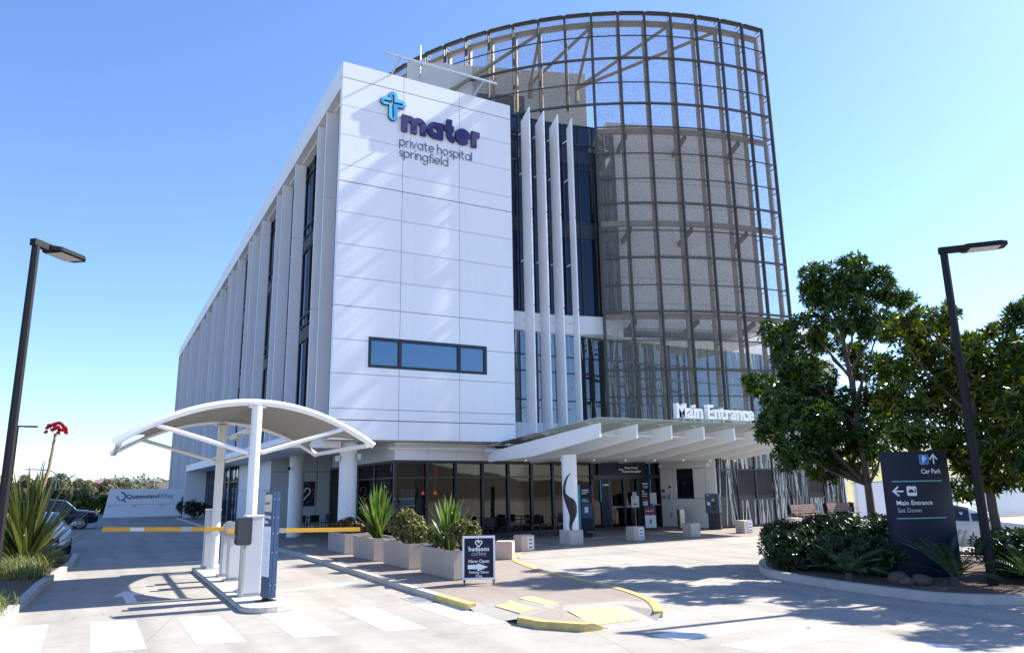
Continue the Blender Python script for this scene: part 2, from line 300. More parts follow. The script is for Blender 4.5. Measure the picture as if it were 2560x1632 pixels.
# stroked lettering (round geometric sans) -------------------------------------------------
def arc(cx, cy, r, a0, a1, n=14, ry=None):
    ry = r if ry is None else ry
    return [(cx+r*math.cos(R(a0+(a1-a0)*i/n)), cy+ry*math.sin(R(a0+(a1-a0)*i/n))) for i in range(n+1)]
def glyph(ch, t):
    h = t/2; r = .5-h; rv = .5-h
    bowl = arc(.5, .5, r, 0, 360, 28)
    if ch == 'o': return [bowl], 1.
    if ch == 'a': return [bowl, [(1-h, 1), (1-h, 0)]], 1.
    if ch == 'p': return [bowl, [(h, 1), (h, -.5)]], 1.
    if ch == 'd': return [bowl, [(1-h, 1.5), (1-h, 0)]], 1.
    if ch == 'g': return [bowl, [(1-h, 1), (1-h, .0)]+arc(.5, -.05, r, 0, -150, 10)], 1.
    a = .40-h
    if ch in 'hn': return [[(h, 1.5 if ch == 'h' else 1), (h, 0)], arc(.40, .6-h+.0, a, 180, 0, 14, .4)+[(.8-h, 0)]], .8
    if ch == 'm':
        q = (1.45-t)/4; return [[(h, 1), (h, 0)], arc(h+q, .5, q, 180, 0, 12, .5-h)+[(h+2*q, 0)], arc(h+3*q, .5, q, 180, 0, 12, .5-h)+[(h+4*q, 0)]], 1.45
    if ch == 'r': return [[(h, 1), (h, 0)], arc(.5, .5, .5-h, 180, 85, 8)], .56
    if ch == 'i': return [[(h, 1), (h, 0)], [(h, 1.32), (h, 1.32+t*1.05)]], t
    if ch == 'l': return [[(h, 1.5), (h, 0)]], t
    if ch == 't': return [[(.16+h, 1.38), (.16+h, .34+h)]+arc(.16+h+.3, .3+h, .3, 180, 275, 8), [(0, 1-h), (.60, 1-h)]], .62
    if ch == 'v': return [[(.03, 1), (.42, h*.4), (.81, 1)]], .84
    if ch == 'e': return [[(h, .5), (1-h, .5)], arc(.5, .5, r, 0, 318, 26)], 1.
    if ch == 's': return [arc(.36, .75-h*.5, .25-h*.2, 35, 265, 12, .25-h*.5)+arc(.34, .25+h*.5, .27-h*.2, 85, -145, 12, .25-h*.5)], .64
    if ch == 'f': return [arc(.50, 1.16, .32-h, 80, 180, 8, .36-h)+[(.18+h, 0)], [(0, 1-h), (.5, 1-h)]], .5
    if ch == 'u': return [[(h, 1), (h, .4)]+arc(.40, .4, a, 180, 360, 12, .4-h)+[(.8-h, 1)], [(.8-h, .5), (.8-h, 0)]], .8
    if ch == 'c': return [arc(.5, .5, r, 45, 315, 20)], .92
    return [], .42
def ribbon(b, pts, t, y0, y1, P):
    """a stroke of width t along pts (x,z plane), from depth y0 (front) to y1; P maps (x,z,y) to a point"""
    cl = abs(pts[0][0]-pts[-1][0]) < 1e-6 and abs(pts[0][1]-pts[-1][1]) < 1e-6 and len(pts) > 3
    if cl: pts = pts[:-1]
    n = len(pts); L = []; Rr = []
    for i in range(n):
        p0 = pts[(i-1) % n] if (cl or i > 0) else pts[i]; p1 = pts[(i+1) % n] if (cl or i < n-1) else pts[i]
        d = Vector((p1[0]-p0[0], p1[1]-p0[1])); d = d.normalized() if d.length else Vector((1, 0)); nx = Vector((-d.y, d.x))*t/2
        k = 1.
        if 0 < i < n-1 or cl:
            e = Vector((pts[i][0]-p0[0], pts[i][1]-p0[1])).normalized(); c = max(.6, abs(e.dot(d))); k = 1/c
        L.append((pts[i][0]+nx.x*k, pts[i][1]+nx.y*k)); Rr.append((pts[i][0]-nx.x*k, pts[i][1]-nx.y*k))
    vs = [P(x, z, y0) for x, z in L]+[P(x, z, y0) for x, z in Rr]+[P(x, z, y1) for x, z in L]+[P(x, z, y1) for x, z in Rr]; fs = []
    for i in range(n if cl else n-1):
        j = (i+1) % n; fs += [(i, j, n+j, n+i), (2*n+i, 3*n+i, 3*n+j, 2*n+j), (i, 2*n+i, 2*n+j, j), (n+i, n+j, 3*n+j, 3*n+i)]
    if not cl: fs += [(0, n, 3*n, 2*n), (n-1, 3*n-1, 4*n-1, 2*n-1)]
    b.add(vs, fs)
def stroke_text(name, body, x0, z0, y, xh, t, gap, parent, m, depth=.05, width=None):
    """letters on a wall facing -Y, one mesh per letter when width is given as None, else one mesh"""
    adv = 0; g_ = []
    for ch in body:
        st, w_ = glyph(ch, t); g_.append((st, adv)); adv += w_+(gap if ch != ' ' else 0)
    sx = xh if width is None else width/(adv-gap)
    out = MB(); k = 0
    for st, a in g_:
        for s_ in st:
            k += 1; e = .0007*(k % 3)
            ribbon(out, [((a+px)*sx, pz*xh) for px, pz in s_], t*xh, y-depth-e, y, lambda x, z, yy: (x0+x, yy, z0+z))
    return out.build(name, m, parent)
# foliage ----------------------------------------------------------------------------------
def leaves(b, items):                     # items: (base, dir, normal, length, width)
    for p, d, nrm, l, w_ in items:
        s = d.cross(nrm); 
        if s.length < 1e-4: continue
        s.normalize(); mid = p+d*(l*.5)
        b.add([p, mid+s*(w_/2), p+d*l-nrm*(l*.12), mid-s*(w_/2)], [(0, 1, 2, 3)])
def rvec(rng):
    while True:
        v = Vector((rng.uniform(-1, 1), rng.uniform(-1, 1), rng.uniform(-1, 1)))
        if .05 < v.length < 1: return v
def clump_leaves(b, c, r, n, rng, l=.15, wd=.045, flat=.8, whorl=6, up=.35):
    c = Vector(c); items = []
    for i in range(n//whorl):
        v = rvec(rng); v = v.normalized()*(v.length**.45); p = c+Vector((v.x*r, v.y*r, v.z*r*flat)); ax = (v+Vector((0, 0, up))+rvec(rng)*.5).normalized()
        t1 = ax.orthogonal().normalized(); t2 = ax.cross(t1)
        ph = rng.random()*6.28
        for k in range(whorl):
            a = ph+6.283*k/whorl+rng.uniform(-.25, .25); o = t1*math.cos(a)+t2*math.sin(a); d = (o+ax*rng.uniform(.1, .9)).normalized()
            ll = l*rng.uniform(.7, 1.25); items.append((p, d, (ax-d*ax.dot(d)).normalized(), ll, wd*rng.uniform(.8, 1.3)))
    leaves(b, items)
def blade(b, base, az, lean, L, w_, bend, rng, seg=5, fold=.25):
    """sword leaf: leans out from the vertical by lean, bends further towards the tip"""
    p = Vector(base); o = Vector((math.cos(az), math.sin(az), 0)); s = Vector((-math.sin(az), math.cos(az), 0)); vs = []; a = lean
    for i in range(seg+1):
        t_ = i/seg; ww = w_*(.55+.9*t_ if t_ < .4 else .91*(1-((t_-.4)/.6)**2.2))*.5
        d = o*math.sin(a)+Vector((0, 0, 1))*math.cos(a); nrm = s.cross(d)
        vs += [p-s*ww-nrm*(ww*fold), p+s*ww-nrm*(ww*fold)]
        e = p; p = p+d*(L/seg); a += bend/seg
    b.add(vs, [(2*i, 2*i+1, 2*i+3, 2*i+2) for i in range(seg)]); return e
# ------------------------------------------------------------------ setting
K = 2.2/2.1                                # points measured on the path plane, dropped to the road 0.1 m lower
def rd(p): return (p[0]*K, p[1]*K)
struct(MB().sheet([(-900, -900), (900, -900), (900, 900), (-900, 900)], -.118).build('ground', 'dry'))
struct(MB().sheet([(-34, -26), (75, -26), (75, 22), (60, 23), (6, 23), (6, 96), (-34, 96)], -.1).build('road', 'drive'))
PATH = [(6.04, 12.72), (6.95, 12.3), (6.95, 11.25), (6.1, 10.8), (6.22, 10.35), (6.67, 9.78), (6.8, 9.76), (7.0, 10.92), (8.22, 10.86), (8.34, 10.0), (9.0, 11.07), (9.46, 12.65), (9.68, 15.0), (10.0, 17.0), (10.7, 19.2), (11.7, 20.6), (13, 20.9),
        (38, 20.9), (38, 62), (14, 62), (14, 66), (5.6, 66), (5.75, 30), (6.0, 22.7), (6.0, 16.7), (6.0, 14.0)]
struct(MB().prism(PATH, -.11, 0).build('footpath', 'path'))
b = MB(); b.add([(11.9, 20.9, -.003), (38, 20.9, -.003), (38, 19.7, -.096), (11.1, 19.7, -.096)], [(0, 3, 2, 1)]); struct(b.build('ramp', 'drive'))
b = MB()
b.add([(6.04, 12.72, 0), (6.02, 12.3, -.096), (6.06, 11.25, -.096), (6.1, 10.8, 0), (6.95, 11.25, 0), (6.95, 12.3, 0)], [(0, 1, 5), (1, 2, 4, 5), (2, 3, 4)])
b.add([(6.8, 9.76, 0), (7.08, 9.74, -.096), (8.08, 9.78, -.096), (8.34, 10.0, 0), (8.22, 10.86, 0), (7.0, 10.92, 0)], [(0, 1, 5), (1, 2, 4, 5), (2, 3, 4)])
b.add([(6.96, 12.3, .003), (6.96, 11.2, .003), (7.3, 11.42, .003), (7.46, 12.6, .003)], [(0, 1, 2, 3)])
b.add([(7.0, 10.93, .0028), (8.23, 10.87, .0028), (8.38, 10.25, .0028), (8.7, 10.9, .0028), (8.5, 11.3, .0028), (7.3, 11.4, .0028)], [(0, 1, 2, 3, 4, 5)])
struct(b.build('kerb_ramp', 'drive'))
def strip(b, pts, w_, z0, z1):
    """kerb stone run along pts; width to the left of the run"""
    P = [Vector((x, y)) for x, y in pts]; L = []
    for i, p in enumerate(P):
        d = (P[min(i+1, len(P)-1)]-P[max(i-1, 0)]).normalized(); L.append(p+Vector((-d.y, d.x))*w_)
    n = len(P); b.add([(p.x, p.y, z0) for p in P]+[(p.x, p.y, z1) for p in P]+[(p.x, p.y, z1) for p in L]+[(p.x, p.y, z0) for p in L],
      [f for i in range(n-1) for f in ((i, i+1, n+i+1, n+i), (n+i, n+i+1, 2*n+i+1, 2*n+i), (2*n+i, 2*n+i+1, 3*n+i+1, 3*n+i))]+[(0, n, 2*n, 3*n), (n-1, 4*n-1, 3*n-1, 2*n-1)])
    return b
def smooth_pts(pts, k=4):
    o = []
    for i in range(len(pts)-1):
        p0 = pts[max(i-1, 0)]; p1 = pts[i]; p2 = pts[i+1]; p3 = pts[min(i+2, len(pts)-1)]
        for j in range(k):
            t = j/k; o.append(tuple(.5*((2*p1[q])+(-p0[q]+p2[q])*t+(2*p0[q]-5*p1[q]+4*p2[q]-p3[q])*t*t+(-p0[q]+3*p1[q]-3*p2[q]+p3[q])*t**3) for q in (0, 1)))
    return o+[tuple(pts[-1])]
b = MB(); strip(b, [(5.57, 65), (5.72, 30), (5.97, 22.7), (5.97, 16.7), (5.97, 14.0)], .16, -.105, .012); struct(b.build('kerb', 'kerb'))
b = MB(); strip(b, [(5.97, 13.98), (6.0, 12.5)], .16, -.105, .013); strip(b, [(6.08, 10.86), (6.19, 10.35), (6.63, 9.75), (6.8, 9.735)], .15, -.105, .013); b.add([(6.8, 9.735, .013), (6.8, 9.735, -.105), (7.07, 9.72, -.098), (6.8, 9.885, .013)], [(0, 1, 2), (0, 2, 3)])
strip(b, smooth_pts([(8.36, 9.97), (9.04, 11.05), (9.5, 12.65), (9.72, 15.0), (10.04, 17.0), (10.74, 19.2), (11.7, 20.55)]), .15, -.105, .013)
struct(b.build('yellow_kerb', 'yellow'))
LB = [(-.42, 30), (-.45, 27.0), (-.62, 24.6), (-.92, 21.2), (-1.05, 18.2), (-1.2, 16.1), (-1.38, 14.9), (-1.62, 14.4), (-2.4, 14.2)]
b = MB(); strip(b, smooth_pts(LB), -.17, -.105, .05); struct(b.build('garden_kerb', 'kerb'))
b = MB(); b.prism([(-9, 30.2), (-9, 14.2), (-2.4, 14.25), (-1.7, 14.5), (-1.45, 15.0), (-1.3, 16.1), (-1.15, 18.2), (-1.02, 21.2), (-.75, 24.6), (-.55, 27), (-.52, 30.2)], -.11, .02); struct(b.build('garden_bed', 'soil'))
RB = [rd(p) for p in [(15.6, 14.25), (14.87, 13.81), (13.87, 12.96), (13.14, 11.93), (12.82, 10.4), (12.72, 8.85), (12.85, 7.9), (13.6, 7.06), (15.2, 6.1), (18, 5.2), (24, 4.2)]]
BK = [(24, 4.4), (21.8, 8.2), (20.6, 11.4), (19.6, 14.0), (18.2, 15.3), (16.8, 15.4), rd((15.6, 14.25))]
b = MB(); strip(b, smooth_pts(RB), .17, -.105, .06); strip(b, smooth_pts(BK), .17, -.105, .06); struct(b.build('garden_kerb', 'kerb'))
b = MB(); b.prism([(x+.05, y) for x, y in RB]+BK[:-1], -.11, .03); struct(b.build('garden_bed', 'soil'))
# hills: the grass bank behind the retaining wall, a wooded rise on the far left, and the slope across the street behind the camera
def hill(name, m, x0, x1, y0, y1, hf, n=26):
    b = MB(); vs = []
    for j in range(n+1):
        for i in range(n+1):
            x = x0+(x1-x0)*i/n; y = y0+(y1-y0)*j/n; vs.append((x, y, hf(i/n, j/n)))
    b.add(vs, [(j*(n+1)+i, j*(n+1)+i+1, (j+1)*(n+1)+i+1, (j+1)*(n+1)+i) for j in range(n) for i in range(n)]); return struct(b.build(name, m, smooth=True))
hill('grass_bank', 'grassy', 34.3, 150, 25.4, 110, lambda u, v: .9+3.4*min(1, v*6)+2*v+.2*math.sin(19*u+5*v)*min(1, v*6))
hill('hill', 'dry', -260, 60, 180, 420, lambda u, v: -.5+9.*math.sin(math.pi*min(1, max(0, v)))*(.55+.45*math.sin(3.1*u+1.2)))
hill('hillside', 'scrub', -90, 140, -110, -32, lambda u, v: -.3+11*(1-v)**1.1*(.8+.2*math.sin(7*u)))
# painted markings
b = MB()
for k in range(-1, 5):
    x0 = .07+1.272*k; t = lambda x: 14.52-.27*x; q = lambda x: 11.86-.22*x
    b.add([(*rd((x0, t(x0))), -.096), (*rd((x0+.66-.02*k, t(x0+.66))), -.096), (*rd((x0+.69-.02*k, q(x0+.69))), -.096), (*rd((x0+.03, q(x0+.03))), -.096)], [(0, 3, 2, 1)])
for y0, y1, xa, xb in ((9.22, 9.76, 6.5, 8.68), (8.08, 8.6, 6.95, 8.62), (7.05, 7.6, 7.3, 9.2), (5.76, 6.4, 7.9, 9.55), (4.5, 5.1, 8.5, 10.1)):
    b.add([(*rd((xa, y1)), -.096), (*rd((xb, y1)), -.096), (*rd((xb+.15, y0)), -.096), (*rd((xa+.12, y0)), -.096)], [(0, 3, 2, 1)])
struct(b.build('crosswalk_stripe', 'white'))
def arrow(c, a, L, w_):
    p = [(0, L/2), (-w_, L*.06), (-w_*.34, L*.06), (-w_*.34, -L/2), (w_*.34, -L/2), (w_*.34, L*.06), (w_, L*.06)]; ca, sa = math.cos(a), math.sin(a)
    return [(c[0]+x*ca-y*sa, c[1]+x*sa+y*ca, -.0955) for x, y in p]
b = MB()
b.add(arrow(rd((.72, 17.5)), R(2), 2.1, .30), [(0, 1, 2, 3, 4, 5, 6)]); b.add(arrow(rd((4.3, 16.6)), R(-78), 2.2, .42), [(0, 1, 2, 3, 4, 5, 6)]); struct(b.build('lane_arrow', 'white'))
# tactile pads
def pad(pts, label, zf=None):
    b = MB(); P = [Vector((x, y)) for x, y in pts]; n = len(P); ar = sum(P[i].x*P[(i+1) % n].y-P[(i+1) % n].x*P[i].y for i in range(n))
    if ar < 0: P.reverse()
    b.prism([(p.x, p.y) for p in P], .0, .012)
    a, c, d = P[0], P[1]-P[0], P[3]-P[0]; nu = max(3, int(c.length/.075)); nv = max(3, int(d.length/.075))
    for i in range(nu):
        for j in range(nv):
            p = a+c*((i+.5)/nu)+d*((j+.5)/nv); b.tube([(p.x, p.y, .0115), (p.x, p.y, .02)], [.02, .013], 6)
    if zf: b.v = [(x, y, z+zf(x, y)) for x, y, z in b.v]
    o = b.build('tactile_paving', 'tactile'); tag(o, label, 'tactile paving', 'yellow tactile pads on the footpath')
pad([(6.46, 12.4), (6.87, 12.52), (6.79, 11.52), (6.46, 11.43)], 'yellow tactile pad nearest the left kerb of the footpath tip', lambda x, y: -.096*max(0, min(1, (6.95-x)/.92))+.003)
pad([(7.12, 12.64), (7.42, 12.7), (7.41, 11.66), (7.06, 11.61)], 'narrow yellow tactile strip in the middle of the footpath in front of the sandwich board')
pad([(7.08, 10.9), (8.15, 10.82), (7.85, 9.98), (6.97, 9.98)], 'largest yellow tactile pad at the rounded tip of the footpath by the crossing', lambda x, y: -.096*max(0, min(1, (10.9-y)/1.13))+.003)
pad([(6.2, 27.7), (6.2, 28.3), (6.65, 29.0), (6.7, 28.1)], 'shaded yellow tactile pad on the path beyond the planters, nearer the road')
pad([(6.9, 28.9), (7.3, 28.9), (7.3, 28.0), (6.95, 28.0)], 'shaded yellow tactile pad beyond the planters, nearer the round column')
t = thing('drain_grate', 'grey steel drain grate in the road beside the yellow kerb', 'drain grate', (5.84, 14.25, -.1))
b = MB(); b.box(5.53, 6.1, 13.85, 14.65, -.099, -.092); b.build('grate_frame', 'kerb', t)
b = MB(); [b.box(5.58+.047*i, 5.605+.047*i, 13.9, 14.6, -.092, -.086) for i in range(11)]; b.box(5.58, 6.07, 14.2, 14.25, -.092, -.085); b.build('grate', 'steel', t)

# ------------------------------------------------------------------ hospital
H = thing('hospital_building', 'white and grey panelled hospital block with tall fins, dark glass and a glazed ground floor', 'building', (14.3, 40, 0))
ZS = [18.36, 17.69, 16.51, 15.3, 14.06, 13.4, 12.18, 10.93, 9.68, 8.57, 7.33, 6.09, 4.84, 4.44, 3.74]; XS = [6.87, 9.38, 11.85, 14.3]
WN = (8.17, 13.04, 6.36, 7.5)
def minus(r, h):
    x0, x1, z0, z1 = r; a0, a1, c0, c1 = h
    if a0 >= x1 or a1 <= x0 or c0 >= z1 or c1 <= z0: return [r]
    o = []
    if c1 < z1: o.append((x0, x1, c1, z1))
    if c0 > z0: o.append((x0, x1, z0, c0))
    zz0, zz1 = max(z0, c0), min(z1, c1)
    if a0 > x0: o.append((x0, a0, zz0, zz1))
    if a1 < x1: o.append((a1, x1, zz0, zz1))
    return o
b = MB(); g = .009
for i in range(len(ZS)-1):
    for j in range(3):
        gt = .016 if ZS[i] in (13.4, 4.44, 17.69) else g; gb = .016 if ZS[i+1] in (13.4, 4.44, 17.69, 8.57) else g
        for x0, x1, z0, z1 in minus((XS[j]+(g if j else 0), XS[j+1]-(g if j < 2 else 0), ZS[i+1]+gb, ZS[i]-gt), WN): b.box(x0, x1, 25.4, 25.43, z0, z1)
    b.box(6.87, 6.9, 25.435, 25.66, ZS[i+1]+gb, ZS[i]-gt); b.box(14.27, 14.3, 25.435, 26.12, ZS[i+1]+gb, ZS[i]-gt)
b.build('front_wall', 'panel', H)
b = MB()
for x0, x1, z0, z1 in minus((6.91, 14.26, 3.75, 18.34), WN): b.box(x0, x1, 25.45, 25.6, z0, z1)
b.build('panel_backing', 'joint', H)
wf = MB(); x0, x1, z0, z1 = WN
for a in ((x0, x1, z0, z0+.11), (x0, x1, z1-.11, z1), (x0, x0+.11, z0+.11, z1-.11), (x1-.11, x1, z0+.11, z1-.11), (9.34, 9.46, z0+.11, z1-.11), (11.78, 11.90, z0+.11, z1-.11)): wf.box(a[0], a[1], 25.385, 25.5, a[2], a[3])
W_ = wf.build('window', 'frame', H); p = MB(); p.box(x0+.1, x1-.1, 25.46, 25.475, z0+.1, z1-.1); p.build('pane', 'bglass', W_)
# side wing: roof edge, recessed glass, fins
b = MB(); b.box(6.87, 7.2, 25.67, 92.6, 17.36, 18.36); b.build('roof_fascia', 'panel2', H)
b = MB(); b.box(7.0, 14.25, 25.62, 92.5, 18.1, 18.3); b.box(14.3, 22, 30.2, 92.5, 18.1, 18.3); b.build('roof', 'soffit', H)
b = MB(); b.box(7.2, 7.55, 25.67, 92.6, 17.30, 17.4); b.build('recess_soffit', 'panel2', H)
fy = []
for k in range(8):
    for q in (27.7, 29.07, 33.3): fy.append(q+8.4*k)
b = MB(); b.k = 0
ys = [25.7]+[y for y in fy if y < 92]+[92.55]
b.box(7.50, 7.54, 25.7, 63.4, 3.95, 17.30); b.box(7.50, 7.54, 63.4, 92.55, 0, 17.3)
b.build('side_glazing', 'sglass', H)
b = MB()
yy = 26.4
while yy < 92.5: b.box(7.44, 7.495, yy-.03, yy+.03, 3.95 if yy < 63.4 else .02, 17.29); yy += 1.4
for z in (5.1, 8.6, 9.3, 9.75, 12.9, 13.6, 14.1, 16.7): b.box(7.45, 7.492, 25.7, 92.5, z-.03, z+.03)
for z in (8.9, 13.25): b.box(7.46, 7.49, 25.7, 92.5, z-.25, z+.25)
b.build('side_mullion', 'frame', H)
for y in fy:
    if y > 92: continue
    zb = 3.99 if y < 63.4 else .0; b = MB()
    for z0, z1 in ((zb, 9.19), (9.22, 13.54), (13.57, 17.29)): b.box(6.88, 7.38, y-.045, y+.03, z0, z1)
    for z in (9.205, 13.555): b.box(6.95, 7.44, y-.02, y+.01, z-.02, z+.02)
    b.build('facade_fin', 'fin', H)
b = MB(); b.box(6.87, 14.2, 92.62, 92.9, 0, 18.36); b.build('end_wall', 'panel2', H)
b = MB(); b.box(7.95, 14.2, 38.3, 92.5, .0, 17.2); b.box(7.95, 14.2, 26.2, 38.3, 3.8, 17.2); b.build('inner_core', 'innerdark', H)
# undercroft: soffit, ground floor awning, back wall, columns
b = MB(); b.box(6.9, 14.28, 25.62, 38.2, 3.745, 3.82); b.build('undercroft_soffit', 'soffit', H)
b = MB(); b.box(5.86, 7.62, 26.6, 63.4, 3.52, 3.98); b.box(5.86, 7.4, 63.2, 63.4, 0, 3.515); b.build('awning', 'panel2', H)
b = MB()
for y0, y1 in ((37.8, 41.0), (41.02, 44.2), (44.22, 47.4)): b.box(7.36, 7.42, y0, y1-.01, 2.02, 3.5); b.box(7.36, 7.42, y0, y1-.01, .03, 2.0)
for x0, x1 in ((7.43, 8.9), (8.92, 9.66), (9.68, 10.36)): b.box(x0, x1-.01, 37.8, 37.86, 2.92, 3.74); b.box(x0, x1-.01, 37.8, 37.86, .03, 2.9)
b.build('undercroft_wall', 'greypanel', H)
d = MB(); d.box(10.4, 11.3, 37.8, 37.86, .02, 3.0); dd = d.build('side_door', 'frame', H); d = MB(); d.box(10.47, 10.82, 37.785, 37.797, .1, 2.9); d.box(10.88, 11.23, 37.785, 37.797, .1, 2.9); d.build('door_pane', 'dglass', dd)
b = MB(); b.box(7.36, 7.40, 47.42, 63.15, .02, 3.5); b.build('shopfront_glass', 'fglass', H)
b = MB(); [b.box(7.30, 7.35, 47.42+1.25*i, 47.48+1.25*i, .02, 3.5) for i in range(13)]; b.box(7.31, 7.35, 47.42, 63.1, 2.55, 2.61); b.box(7.28, 7.35, 50.5, 51.1, .02, 3.5); b.build('shopfront_mullion', 'frame', H)
for (x, y) in ((7.78, 34.1), (8.08, 27.15)):
    b = MB(); b.cyl(x, y, 0, 3.74, .33, 40); c_ = b.build('column', 'panel2', H, smooth=True)
    if y < 30:
        b = MB(); b.box(x+.2, x+.34, y-.45, y-.32, 3.1, 3.32); b.build('column_light', 'steel', c_); b = MB(); b.box(x-.5, x-.36, y-.1, y+.05, 3.05, 3.25); b.build('column_light', 'steel', c_)
    else:
        b = MB(); b.box(x-.48, x-.36, y-.32, y-.2, 2.9, 3.05); b.build('column_light', 'black', c_)
# cafe front
CG = [(9.62, 26.35), (11.0, 26.62), (12.35, 26.9), (13.7, 27.2), (15.05, 27.48), (16.35, 27.75), (17.6, 28.0), (18.85, 28.25), (20.0, 28.45)]
LG = [(10.35, 37.7), (10.2, 34.8), (10.02, 32), (9.82, 29.2), (9.62, 26.35)]
b = MB()
for p0, p1 in zip(LG[:-1]+CG[:-1], LG[1:]+CG[1:]): b.bar((p0[0], p0[1], 1.53), (p1[0], p1[1], 1.53), .02, 2.95)
b.build('cafe_glass', 'cglass', H)
b = MB()
for p in LG+CG[1:]: b.cbox((p[0], p[1]-.03, 1.52), (.11, .11, 3.03))
for P in (LG, CG):
    for p0, p1 in zip(P[:-1], P[1:]):
        b.bar((p0[0], p0[1]-.02, 3.02), (p1[0], p1[1]-.02, 3.02), .11, .1); b.bar((p0[0], p0[1]-.02, .08), (p1[0], p1[1]-.02, .08), .11, .16); b.bar((p0[0], p0[1]-.02, 2.42), (p1[0], p1[1]-.02, 2.42), .05, .05)
b.build('cafe_mullion', 'frame', H)
b = MB()
for P in (LG, CG):
    for p0, p1 in zip(P[:-1], P[1:]):
        v = (Vector((*p1, 0))-Vector((*p0, 0))).normalized()*.008
        b.bar((p0[0]+v.x, p0[1]+v.y-.06, 3.405), (p1[0]-v.x, p1[1]-v.y-.06, 3.405), .05, .66)
b.bar((20.0, 28.42, 3.405), (24.0, 28.27, 3.405), .05, .66)
b.build('bulkhead', 'panel2', H)
b = MB(); b.bar((9.3, 26.2, 3.5), (17.0, 26.4, 3.5), .06, .06); b.build('conduit', 'panel2', H)
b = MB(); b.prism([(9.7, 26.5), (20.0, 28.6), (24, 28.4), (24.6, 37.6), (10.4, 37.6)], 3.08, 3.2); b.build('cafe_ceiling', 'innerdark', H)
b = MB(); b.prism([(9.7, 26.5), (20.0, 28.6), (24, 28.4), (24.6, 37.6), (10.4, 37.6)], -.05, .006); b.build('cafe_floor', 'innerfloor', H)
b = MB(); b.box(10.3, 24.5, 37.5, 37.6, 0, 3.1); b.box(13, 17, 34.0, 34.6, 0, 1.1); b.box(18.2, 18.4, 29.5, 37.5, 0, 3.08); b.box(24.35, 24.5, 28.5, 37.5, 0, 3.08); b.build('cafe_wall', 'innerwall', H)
lo = mat('lamp_orange', (.6, .12, .03), .4, emit=((1, .20, .06), .5))
for xl in (12.9, 13.5): b = MB(); b.tube([(xl, 31.6, 1.72), (xl, 31.6, 1.86), (xl, 31.6, 1.88), (xl, 31.6, 3.08)], [.09, .04, .004, .004], 10); b.build('pendant_light', lo, H)
# entrance doors
DL = Vector((20.0, 28.45, 0)); DR = Vector((24.0, 28.3, 0)); du = (DR-DL).normalized()
def dp(u, z, y=0.): q = DL+du*u; return (q.x, q.y+y, z)
D_ = MB()
for u0, u1, z0, z1 in ((0, 4, 2.98, 3.08), (0, .08, 0, 3), (.9, 1.0, 0, 3), (2.62, 2.72, 0, 3), (3.35, 3.42, 0, 3), (3.92, 4.0, 0, 3), (0, 4, 2.28, 2.46), (1.0, 1.07, .02, 2.28), (1.76, 1.86, .02, 2.28), (2.55, 2.62, .02, 2.28), (0, 4, 0, .1)):
    D_.cbox(dp((u0+u1)/2, (z0+z1)/2, -.03), (u1-u0, .09, z1-z0))
D_ = D_.build('entrance_door', 'frame', H)
b = MB(); b.cbox(dp(2, 1.5, .02), (3.95, .015, 2.95)); b.build('door_glass', 'cglass', D_)
b = MB(); b.cbox(dp(1.41, 1.0, -.02), (.66, .02, .05)); b.cbox(dp(2.2, 1.0, -.02), (.66, .02, .05)); b.cbox(dp(3.05, 1.03, -.02), (.58, .02, .06)); b.cbox(dp(3.67, 1.05, -.02), (.5, .02, .06)); b.build('door_decal', mat('decal_frost', (.42, .50, .48), .5), D_)
for u_, z_, w_, h_ in ((1.81, 2.72, 3.0, .5), (.68, 1.2, .42, 2.1), (3.0, 1.2, .56, 2.12)): b = MB(); b.cbox(dp(u_, z_, -.085), (w_, .012, h_)); b.build('door_banner', 'navy', D_)
for u_, z_, h_, w_ in ((.4, 2.72, .5, .07), (3.32, 2.72, .5, .07), (.45, 1.75, 1.0, .06), (3.32, 1.2, 2.1, .07)): b = MB(); b.cbox(dp(u_, z_, -.095), (w_, .012, h_)); b.build('banner_edge', 'skyblue', D_)
def dtext(body, u, z, s, m='letwhite', al='CENTER'): text('lettering', body, s, dp(u, z, -.1), D_, m, right=du, align=al, bold=.004)
dtext('Welcome to', 1.38, 2.68, .15); dtext('Mater Private', 2.25, 2.75, .14); dtext('Hospital Springfield', 2.25, 2.58, .14)
dtext('mater', .74, 1.98, .15); dtext('mater', 3.03, 2.0, .15); dtext('private hospital', 3.03, 1.9, .05); dtext('springfield', 3.03, 1.84, .05); dtext('Main', 2.80, 1.66, .09, al='LEFT'); dtext('Hospital', 2.80, 1.55, .09, al='LEFT'); dtext('Entrance', 2.80, 1.44, .09, al='LEFT')
b = MB(); b.cbox(dp(2.38, 1.45, -.06), (.26, .01, .44)); b.build('door_notice', mat('notice_pale', (.55, .60, .57), .6), D_)
b = MB(); b.cbox(dp(2.98, 1.12, -.097), (.30, .01, .22)); b.build('banner_notice', 'paper', D_); b = MB(); b.cbox(dp(2.98, 1.30, -.097), (.34, .01, .14)); b.build('banner_notice', 'maroon', D_)
